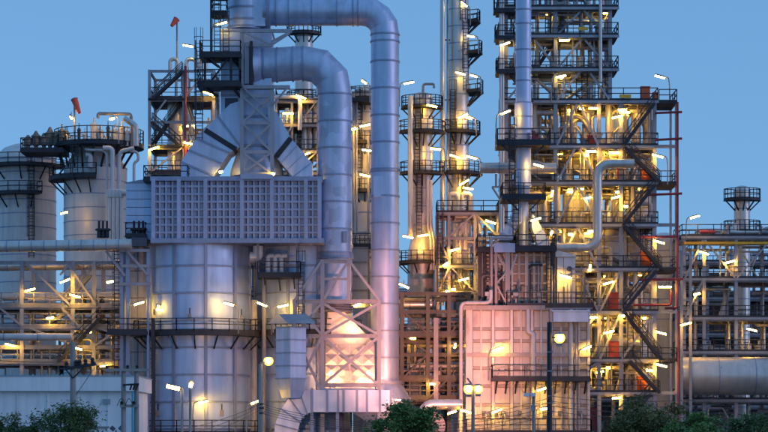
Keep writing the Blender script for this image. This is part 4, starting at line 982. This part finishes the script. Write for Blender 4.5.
LAMPS = [
 (71,117.5,225.5,-60,0,'tiny, beside the orange windsock on the valve deck',4),(112,119,225,10,26,'on the vessel valve deck among the safety valves',5),(64,213,222,15,0,'on the vessel side at the photo edge',8),
 (65,281,208.6,22,0,'high in the amber rack at the photo edge'),(75,296,208.4,-15,0,'below the first rack beam near the photo edge'),(77,348.5,207.6,-15,0,'just above the white building roof'),
 (139,303.5,200.6,18,-28,'on the walkway at the ladder side of the broad drum'),(228.5,304,198.9,-15,27,'on the drum walkway, nearest its middle'),(262,304.5,198.8,-22,27,'at the walkway end beside the drums gap'),(283,306,201.0,14,-24,'on the second drum under the service platform'),
 (158,308,201.2,80,0,'upright behind the walkway rail on the broad drum',6),(154,148.5,239,18,0,'on the near post of the open stair tower'),(189,143.5,239,-12,0,'under the red line deck of the open stair tower'),(188,46,239.5,-10,20,'on a gooseneck above the open stair tower'),(190,126,242,4,0,'twin glow inside the open stair tower'),
 (222,23.5,200.8,15,-29,'beside the caged ladder high on the stack'),(208,93.5,238.5,-20,0,'below the black stack platforms'),(203,402,199.0,12,-30,'at the drum foot on a bent wall arm'),(256,402,198.4,22,-30,'low at the drum edge near the sodium pole'),
 (301,97,235,-20,0,'under the mottled duct bend'),(288,113.5,235,0,0,'on the small tower next to the breeching duct'),(305,154.5,235,18,0,'beside the foot of the shorter breeching duct'),(273,174,200.9,0,0,'tiny at the foot of the braced stack frame',4),(221,172,201.4,10,0,'tiny behind the slanting breeching duct',4),
 (364,82,222.2,-38,16,'on a gooseneck between the two tall ducts',6),(409,83,224,10,-22,'on a gooseneck at the top of the stepped column'),(432,106,225.2,-12,0,'under the top deck of the stepped column'),(365,125.5,222.2,12,-18,'on the column between the ducts, highest deck'),(367,150.5,222.2,-8,0,'on the column between the ducts, second deck'),(365,175.5,222.2,-12,0,'on the column between the ducts, third deck'),(354,129,222.8,12,0,'half hidden by the mottled duct',7),
 (435.5,149,224.5,-5,22,'right of the stepped column, second deck'),(408,237,224.6,-12,0,'at the cone of the stepped column'),(423,235.5,225,8,0,'on the front of the stepped column cone'),(404,286,214,-24,0,'above the fat white transfer line'),(357,305,205.9,20,0,'behind the braced duct frame',8),
 (460.5,73.5,229.3,-14,0,'on the tall middle column above its third balcony'),(473.5,76,230,-15,16,'on the outer rail of the third balcony',8),(470.5,36.5,230.2,-10,16,'on the second balcony of the tall column',8),(464,4,230.6,-40,16,'on the highest balcony of the tall column',8),(463,116,229.3,25,0,'on the tall column above its fourth balcony'),(469,118,230,-15,16,'on the outer rail of the fourth balcony',7),
 (455,156.5,229.3,-18,0,'on the tall column above its fifth balcony'),(471.5,157.5,230,-15,17,'on the outer rail of the fifth balcony'),(464,182.5,229.2,30,0,'under the fifth balcony of the tall column'),(468,188.5,228.6,-10,0,'just above the pipe loops'),
 (454.5,250,221.3,15,0,'in the steel frame around the middle columns'),(445.5,264.5,221.3,32,0,'low at the ladder of the middle frame',7),(463.5,279.5,221.2,15,0,'low in the middle frame above the dark rack'),(447.5,291.5,221,0,0,'small round, first over the dark rack',4),(453.5,289.5,221,0,0,'small round, second over the dark rack',4),(490.5,222,220.8,-18,0,'on the frame deck left of the warm chute'),
 (536,219.5,199.4,16,-28,'above the roof deck of the gridded box'),(565.5,276.5,198.9,-17,0,'in front of the white panelled housing',14),(498,349,197.2,20,-28,'on the furnace front above the walkway'),(541.5,389.5,196.2,18,0,'under the furnace walkway by the dark pole',10),(497,411,196.4,20,-20,'low on the furnace front near the burners',11),(544,409,196.4,12,-22,'low on the furnace front right of the camera pole',7),(587,348,197.0,25,-28,'on the furnace walkway corner',10),
 (452,412.5,195.5,18,0,'beside the tan elbowed pipe',10),(465.5,411.5,195.5,-14,0,'between the tan pipe and the furnace',12),
 (505,44,207.4,18,26,'on the lowest of the outrigger balconies left of slim stack'),(505.5,112.5,200.9,22,-28,'on the upper collar deck of the slim stack'),(538.5,165.5,200.8,-16,0,'beside the slim stack below its upper deck'),(564.5,40.5,208.2,3,0,'under the second tower deck'),(561,76.5,208.2,12,-24,'on the tower setback deck beside a post'),(548,15.5,211,0,0,'small round near the tower top',4),(606,13,211,5,0,'by the tower top post',6),
 (593,108.5,208.4,0,0,'under the tower roof left of the post',9),(617,117,208.4,14,0,'under the tower roof between two posts'),(622.5,110,208.6,0,0,'right below the tower roof edge',9),(626,112.5,211,0,0,'deep under the tower roof by the stairs',8),(591,151.5,208.4,0,0,'under the second lower deck over the loop pipe',11),(586,155.5,209,0,0,'smaller, under the second lower deck',6),(616,153,208.6,0,0,'above the loop pipe bend',6),(660,77,209.5,-15,22,'bright, on a gooseneck over the tower roof'),
 (657.5,156,207.7,-15,26,'on a gooseneck at the third stair landing',12),(615.5,197.5,208.2,16,0,'below the loop pipe bend beside the post',9),(587.5,198,208.4,14,0,'in the bay left of the loop pipe',8),(570,192,209,0,0,'small, on the deck above the wide cream vessel',5),(626,206.5,208.2,0,0,'small round behind the stair flight',4),(570.5,234.5,208.4,0,0,'under the deck over the white housing',5),(590.5,231.5,208.4,0,0,'left of the loop pipe foot',6),(551.5,233,208.8,70,0,'small upright beside the cream chute',5),(552,193.5,209.2,75,0,'upright on the tower post behind the stack',7),
 (659,242,207.7,-16,0,'above the middle stair flight',12),(608.5,283,208.2,16,-20,'on the drum deck beside the post'),(665,287,208,0,0,'flat under the middle landing',14),(593.5,317.5,208.2,0,0,'under the deck with the dusky red cabinet',8),(622.5,316,208.2,0,0,'tiny, under the dusky cabinet deck',4),(590,268,208.6,85,0,'upright in the vessel bay of the tower',7),
 (609,332,208.2,14,-22,'above the pink cabinet deck'),(661,333,207.7,-15,0,'above the lower stair flight',12),(661.5,365.5,207.7,-14,0,'above the lowest landing, outer side',12),(649.5,370.5,208.2,-8,0,'above the bright orange cabinet',7),(616.5,398,208.2,5,0,'low in the tower just over the trees',9),(686,324,215,14,0,'by the edge rack above the dim drum',12),
 (695,217,223,16,-20,'on a gooseneck over the edge pipe rack',10),(704,253,223.4,-18,0,'on the edge pipe rack under the yellow beam',10),(697,294,223.4,12,0,'in the edge pipe rack lower bay',7),(730,262,223.4,14,0,'outside the frame edge on the pipe rack'),(752,330,223.4,-14,0,'far along the edge pipe rack'),(30,290,209,14,0,'far along the amber rack beyond the photo edge'),(10,345,209,-14,0,'lowest along the amber rack beyond the photo edge'),
 (413,338,214.2,0,0,'dim, deep in the dark weathered rack',6),(455,346,212.5,80,0,'small, on the ladder side of the dark rack',5),(432,384,212.2,0,0,'small, low in the dark rack',5),
 (110,282,209.4,10,0,'added to warm the amber rack beside the ladder cage',7),(50,318,209.2,12,0,'added to warm the amber rack at the low stair head',8),(104,366,209.2,8,0,'added low to warm the amber rack over the white roof',8),  # extra lamps added only to make the amber rack brighter and warmer
 (127,322,209.2,10,0,'added to warm the amber rack behind the bracket frame',7),(88,332,213,0,0,'added deep to warm the amber rack behind its stair',7),(575,330,209,0,0,'behind the air box in the tower',8),(600,372,210,10,0,'behind the furnace corner in the tower',8)]  # the amber rack pair is likewise added for its warm light
DECKS = ('tower top','second tower deck','third tower deck','fourth tower deck','fifth tower deck','sixth tower deck','seventh tower deck','eighth tower deck','ninth tower deck','lowest tower deck'); ql = random.Random(31)
for i, py in enumerate((9,37,70.5,101.5,146.5,183,225,269,312,360)):
    for j, (px, bay) in enumerate(((530,'stack side bay'),(566,'bay past the stack'),(588,'middle bay'),(611,'post pair bay'),(640,'stair bay'))):
        if i < 3 and j > 2 or i > 6 and j == 0 or ql.random() < .15: continue
        LAMPS.append((px+ql.uniform(-7,7), py+ql.uniform(6,10), ql.uniform(210.5,212.3) if i < 3 else ql.uniform(210.5,215), 0, 0, 'small and golden, under the %s, %s' % (DECKS[i], bay), ql.uniform(3.5,5.5)))
for q in LAMPS:
    px, py, D, ang, stem, where = q[:6]; L = q[6]*.9 if len(q) > 6 else 10.0
    tube_lamp(px, py, D, ang, stem, where, L, 'tubew' if py < 85 else 'tube', .125 if L > 7 else .17)

# ---------------------------------------------------------------- foreground poles, floodlamps, wires
def pole(T, px, pytop, D, r0, mat, name='pole'):
    T.part(name, MB().lathe(X(px,D), D, [(r0*1.35, 0), (r0, Z(pytop,D))], 14), mat)
def sodium(T, px, py, D, watts=9000, r=.26, to=(528,380,198), mat='sodium', size=62, tint=(1.0,.45,.20)):
    c = P(px, py, D)
    li = bpy.data.lights.new('lamp_light', 'SPOT'); li.energy = watts; li.color = tint; li.spot_size = R(size); li.spot_blend = .85; li.shadow_soft_size = .2
    lo = bpy.data.objects.new('lamp_light', li); col.objects.link(lo); lo.parent = T.o
    p = c+Vector((0,r*1.7,0)); lo.location = p-T.loc; lo.rotation_euler = (P(*to)-p).to_track_quat('-Z','Y').to_euler()
    T.part('lamp_globe', MB().lathe(c.x, c.y, [(.02,c.z-r)]+[(r*math.cos(R(a)), c.z+r*math.sin(R(a))) for a in (-60,-30,0,30,60)]+[(.02,c.z+r)], 14), M[mat])
    T.part('reflector', MB().tube([c+Vector((0,-r*.1,0)), c+Vector((0,r*.5,0)), c+Vector((0,r*1.3,.0))], [r*1.35,r*1.2,r*.55], 16, caps=False), M['steel']); T.part('ballast_box', MB().box(c.x-r*.7, c.x+r*.7, c.y+r*.2, c.y+r*1.6, c.z-r*2.0, c.z-r*1.4), M['steel']); T.part('lamp_hood', MB().lathe(c.x, c.y, [(r*1.25,c.z+r*.9),(r*.9,c.z+r*1.25),(r*.2,c.z+r*1.45)], 14), M['steel'])
for px, py, dd, up, lab in ((333,387,201.2,1,'on the plenum lighting the hopper, at its near post'),(368,387,201.2,1,'on the plenum lighting the hopper, at its far post'),(352,337.5,201.2,1,'on the frame beam lighting the hopper hood'),(398,402,199.5,1,'beside the foot of the tallest duct')):
    T = Thing('floodlight', 'small warm floodlight '+lab, 'floodlight', P(px,py,dd)); c = P(px,py,dd)
    T.part('case', MB().box(c.x-.28,c.x+.28,dd-.2,dd+.12,c.z-.05,c.z+.14), M['steel']); T.part('lens', MB().box(c.x-.24,c.x+.24,dd-.14,dd+.1,c.z+.15,c.z+.19), M['flood'])
D = 128
T = Thing('power_pole', 'concrete power pole with one crossarm of black insulators nearest the photo edge', 'utility pole', (X(73,D),D,0))
pole(T, 73, 342, D, .15, M['wood'])
arm = T.beam('crossarm', P(64,369,D-.2), P(96,364,D-.2), .14, .16, M['dark'])
for px in (67,77,80,86,93): T.part('insulator', MB().lathe(X(px,D), D-.2, [(.05,Z(367.5-(px-67)*.15,D)),(.13,Z(366.5-(px-67)*.15,D)),(.09,Z(364.8-(px-67)*.15,D)),(.13,Z(363.6-(px-67)*.15,D)),(.05,Z(361.6-(px-67)*.15,D))], 10), M['black'], arm)
T.beam('arm_brace', P(73.5,378,D-.2), P(84,367,D-.2), .07, mat=M['dark']); T.beam('arm_brace', P(72.5,378,D-.2), P(65.5,369,D-.2), .07, mat=M['dark'])
D = 124
T = Thing('power_pole', 'twin post power pole joined by two crossarms in front of the drum', 'utility pole', (X(130,D),D,0))
for px in (123.5, 136.5): pole(T, px, 369, D, .12, M['wood'])
for a, b, py in ((105,151,370),(120,139,406)):
    arm = T.beam('crossarm', P(a,py,D-.2), P(b,py,D-.2), .14, .15, M['wood'])
    for px in ((107,128,137.5) if py < 400 else (122,134)): T.part('insulator', MB().lathe(X(px,D), D-.2, [(.04,Z(py-1,D)),(.1,Z(py-1.6,D)),(.06,Z(py-2.8,D)),(.1,Z(py-3.6,D)),(.03,Z(py-5,D))], 10), M['black'], arm)
T.beam('crossarm', P(123,385,D-.2), P(139,384,D-.2), .08, .1, M['dark'])
for px in (131,134,137): T.tube('fuse', [P(px-1,390,D-.3), P(px+1,384,D-.3)], .05, M['black'], 8)
for a, b in ((117,126),(125,133)):
    T.tube('jumper_wire', bend([P(a,406,D-.3),P((a+b)/2,396,D-.3),P(b,406,D-.3)], 1.0, 6), .02, M['cable'], 6)
D = 150
for px, py, ang, side, lab, mt in ((173,387.5,-14,1,'long tube street lamp on a curved arm in front of the drum','tubew'),(191,385,70,0,'street lamp seen end on, beside the curved arm street lamp','tubew')):
    T = Thing('street_lamp', lab, 'street lamp', (X(px+(9 if side else -.5),D),D,0)); xp = px+(9 if side else -.8)
    dv = Vector((math.cos(R(ang)),0,math.sin(R(ang)))); c = P(px,py,D); l = S(6.5 if side else 2.4,D)
    T.part('tube', MB().tube([c-dv*l, c+dv*l], .11, 10), M[mt]); T.part('housing', MB().beam(c-dv*l+Vector((0,.02,.16)), c+dv*l+Vector((0,.02,.16)), .28, .08), M['steel'])
    if side: T.part('pole', MB().tube(bend([c+dv*l, P(xp,389,D), P(xp,396,D), (X(xp,D),D,0)], .4), .085, 10), M['wood'])
    else: T.part('pole', MB().tube([P(xp,389,D), (X(xp,D),D,0)], .085, 10), M['wood'])
T = Thing('flood_projector', 'pair of dark floodlight heads at the foot of the twin post pole', 'floodlight', (X(116,150),150,0))
T.part('stand', MB().beam((X(116,150),150,0), P(116,430,150), .1), M['steel'])
for px in (112.5,121): T.part('head', MB().beam(P(px-1.5,427,149.9), P(px+1.8,430,149.9), .3, .26), M['core'])
D = 168
T = Thing('sodium_lamp', 'blazing sodium lamp on a pole in the gap between the drums', 'street lamp', (X(260,D),D,0))
pole(T, 260.5, 364, D, .15, M['wood']); T.beam('arm', P(260.5,363,D), P(267,362,D), .12, mat=M['steel']); sodium(T, 268.5, 361, D, 5000, to=(285,380,204), size=80)
for py in (404,408,413): T.beam('wire_rack', P(259,py,D-.2), P(264,py,D-.2), .1, mat=M['dark'])
D = 165
T = Thing('sodium_lamp', 'blazing floodlamp on the tall dark pole before the box furnace', 'street lamp', (X(549,D),D,0))
pole(T, 549.5, 322, D, .17, M['dark']); T.beam('arm', P(549.5,337,D), P(558,338,D), .12, mat=M['dark']); sodium(T, 559.5, 338, D, 3800, .29, size=56)
for py in (352,371,396,403): T.beam('step_bracket', P(547.5,py,D-.15), P(552.5,py,D-.15), .1, mat=M['steel'])
D = 160
T = Thing('sodium_lamp', 'twin sodium floodlamps on a thin pole left of the box furnace', 'street lamp', (X(472.5,D),D,0))
pole(T, 473, 388, D, .11, M['wood']); T.beam('arm', P(467,391.5,D), P(481,391.5,D), .1, mat=M['steel']); sodium(T, 468.8, 389, D, 52000, .27, (430,335,203), size=31, tint=(1.0,.33,.24)); sodium(T, 478.2, 389, D, 4800, .25, (520,400,198), size=44)
T.part('dark_head', MB().beam(P(467,378,D), P(471.5,384,D), .2, .12).beam(P(471,384,D), P(473,389,D), .08), M['steel'])
D = 158
T = Thing('camera_pole', 'slim pole topped by two camera boxes before the furnace burners', 'camera pole', (X(533.5,D),D,0))
pole(T, 533.5, 396, D, .1, M['wood']); T.beam('arm', P(524,395.5,D), P(535,395.5,D), .09, mat=M['steel'])
for px in (526.5,533): T.box('camera_box', X(px-2.6,D), X(px+2.6,D), D-.3, D+.3, Z(396.5,D), Z(393,D), M['cream'])
T.box('equipment_box', X(531,D), X(535.5,D), D-.25, D+.1, Z(411,D), Z(405,D), M['lsteel'])
# wires
def wire(a, b, sag, lab, r=.018, mat='cable'):
    p, q = P(*a), P(*b); pts = [p.lerp(q,i/14)+Vector((0,0,-sag*4*(i/14)*(1-i/14))) for i in range(15)]
    single('power_line', MB().tube(pts, r, 5), M[mat], lab, 'cable', 'overhead wires')
ORD = ('topmost','second highest','middle','second lowest','lowest')
for i in range(5):
    wire((262,404+2.3*i,167.8), (392,423+2*i,160), .35, ORD[i]+' overhead wire sagging between the sodium pole and the small tree', .02)
for i in range(5):
    wire((392,421+2.4*i,160), (549,398+4.5*i,164.7), .45, ORD[i]+' overhead wire sagging between the small tree and the dark pole', .02)
for i in range(4):
    wire((549,396+5*i,164.7), (720,398+6*i,150), .3, ORD[i]+' overhead wire running from the dark pole past the garden trees', .02)
for i in range(3): wire((260,404+3*i,167.8), (180,430+6*i,150), .2, ORD[i]+' overhead wire dropping from the sodium pole towards the drum foot', .018)
wire((67,362,127.8), (-60,352,127.8), .2, 'thin wire leaving the edge power pole'); wire((93,359,127.8), (107,366,123.8), .25, 'short slack wire between the two power poles', .018); wire((76,395,128), (95,367,127.8), .0, 'stay wire of the edge power pole', .018)

# ---------------------------------------------------------------- trees
def leafmat(name, c1, c2):
    m = bpy.data.materials.new(name); m.use_nodes = True; n, l = m.node_tree.nodes, m.node_tree.links; b = n['Principled BSDF']
    g_ = n.new('ShaderNodeNewGeometry'); t = n.new('ShaderNodeTexNoise'); t.inputs['Scale'].default_value = 1.4; l.new(g_.outputs['Position'], t.inputs[0])
    mx = n.new('ShaderNodeMix'); mx.data_type = 'RGBA'; mx.inputs[6].default_value = (*c1,1); mx.inputs[7].default_value = (*c2,1)
    mr = n.new('ShaderNodeMapRange'); mr.inputs[1].default_value = .35; mr.inputs[2].default_value = .65; l.new(t.outputs[0], mr.inputs[0]); l.new(mr.outputs[0], mx.inputs[0])
    l.new(mx.outputs[2], b.inputs['Base Color']); b.inputs['Roughness'].default_value = .6
    return m
M['leaf'] = leafmat('green_leaf', (.045,.095,.03), (.09,.15,.04)); M['leaf2'] = leafmat('olive_leaf', (.10,.12,.035), (.17,.15,.045)); M['leaf3'] = leafmat('fresh_leaf', (.08,.17,.04), (.13,.24,.055))
M['bark'] = paint('bark', (.10,.075,.055), .9, 0, .3, bump=.05)
def tree(label, px, pytop, D, wpx, leaf, n, seed, lsize=.11, fine=1.0):
    n = int(n*1.25); lsize *= 1.3
    q = random.Random(seed); H = Z(pytop,D)*1.0; rx = S(wpx/2,D); x0 = X(px,D)
    T = Thing('garden_tree', label, 'tree', (x0,D,0)); base = H*.38
    T.part('trunk', MB().tube([(x0,D,0),(x0+.1,D,base*.6),(x0,D+.05,base*1.25)], [.20,.16,.11], 10), M['bark'])
    tips = []; mb = MB()
    for i in range(26):
        a = q.uniform(0,6.28); rr = rx*q.uniform(.35,.95); hz = base+(H-base)*q.uniform(.35,1.0)*(1-.22*(rr/rx)**2)
        p0 = Vector((x0,D,base*q.uniform(.7,1.2))); p2 = Vector((x0+rr*math.cos(a), D+rr*math.sin(a), hz)); p1 = p0.lerp(p2,.5)+Vector((0,0,.25))
        mb.tube([p0,p1,p2], [.08,.05,.02], 6); tips.append(p2)
        for k in range(4):
            t2 = p2+Vector((q.gauss(0,.42*rx*.5),q.gauss(0,.42*rx*.5),q.gauss(.05,.26))); mb.tube([p1.lerp(p2,.7),t2], [.025,.01], 5); tips.append(t2)
    T.part('limbs', mb, M['bark'])
    v, f = [], []
    for i in range(n):
        c = q.choice(tips); s = rx*q.choice((.07,.10,.15))
        p = c+Vector((q.gauss(0,s*1.2),q.gauss(0,s*1.2),q.gauss(0,s*.8)))
        if p.z > H+.15 or p.z < base*.7: continue
        u = Vector((q.gauss(0,1),q.gauss(0,1),q.gauss(0,.6))).normalized(); w = u.cross(Vector((q.gauss(0,1),q.gauss(0,1),q.gauss(.4,1)))).normalized()
        l_ = lsize*q.choice((.6,.8,1.0,1.25,1.6)); o = len(v); v += [p-u*l_*.5, p+w*l_*.24*fine, p+u*l_*.5, p-w*l_*.24*fine]; f.append((o,o+1,o+2,o+3))
    T.part('foliage', MB().add(v,f), leaf)
    return T
tree('feathery dark green tree in front of the white building', 66, 401, 112, 62, M['leaf'], 9000, 1, .10, .7)
tree('small rounded green tree in front of the tallest duct foot', 407, 402, 150, 56, M['leaf3'], 9000, 2, .14)
tree('olive brown bushy tree below the stair tower', 640, 397, 120, 62, M['leaf2'], 9000, 3, .12, .8)
tree('low fresh green tree at the stair tower edge', 690, 415, 118, 56, M['leaf3'], 8000, 4, .12, .8)
tree('second olive tree rising before the tower stairs', 664, 405, 124, 44, M['leaf2'], 6000, 5, .12, .8)
tree('dark tree beyond the low fresh green one', 742, 416, 122, 50, M['leaf'], 8000, 6, .12, .8)
tree('dark tree left of the feathery one at the wall', 16, 414, 114, 50, M['leaf'], 8000, 8, .11, .7)
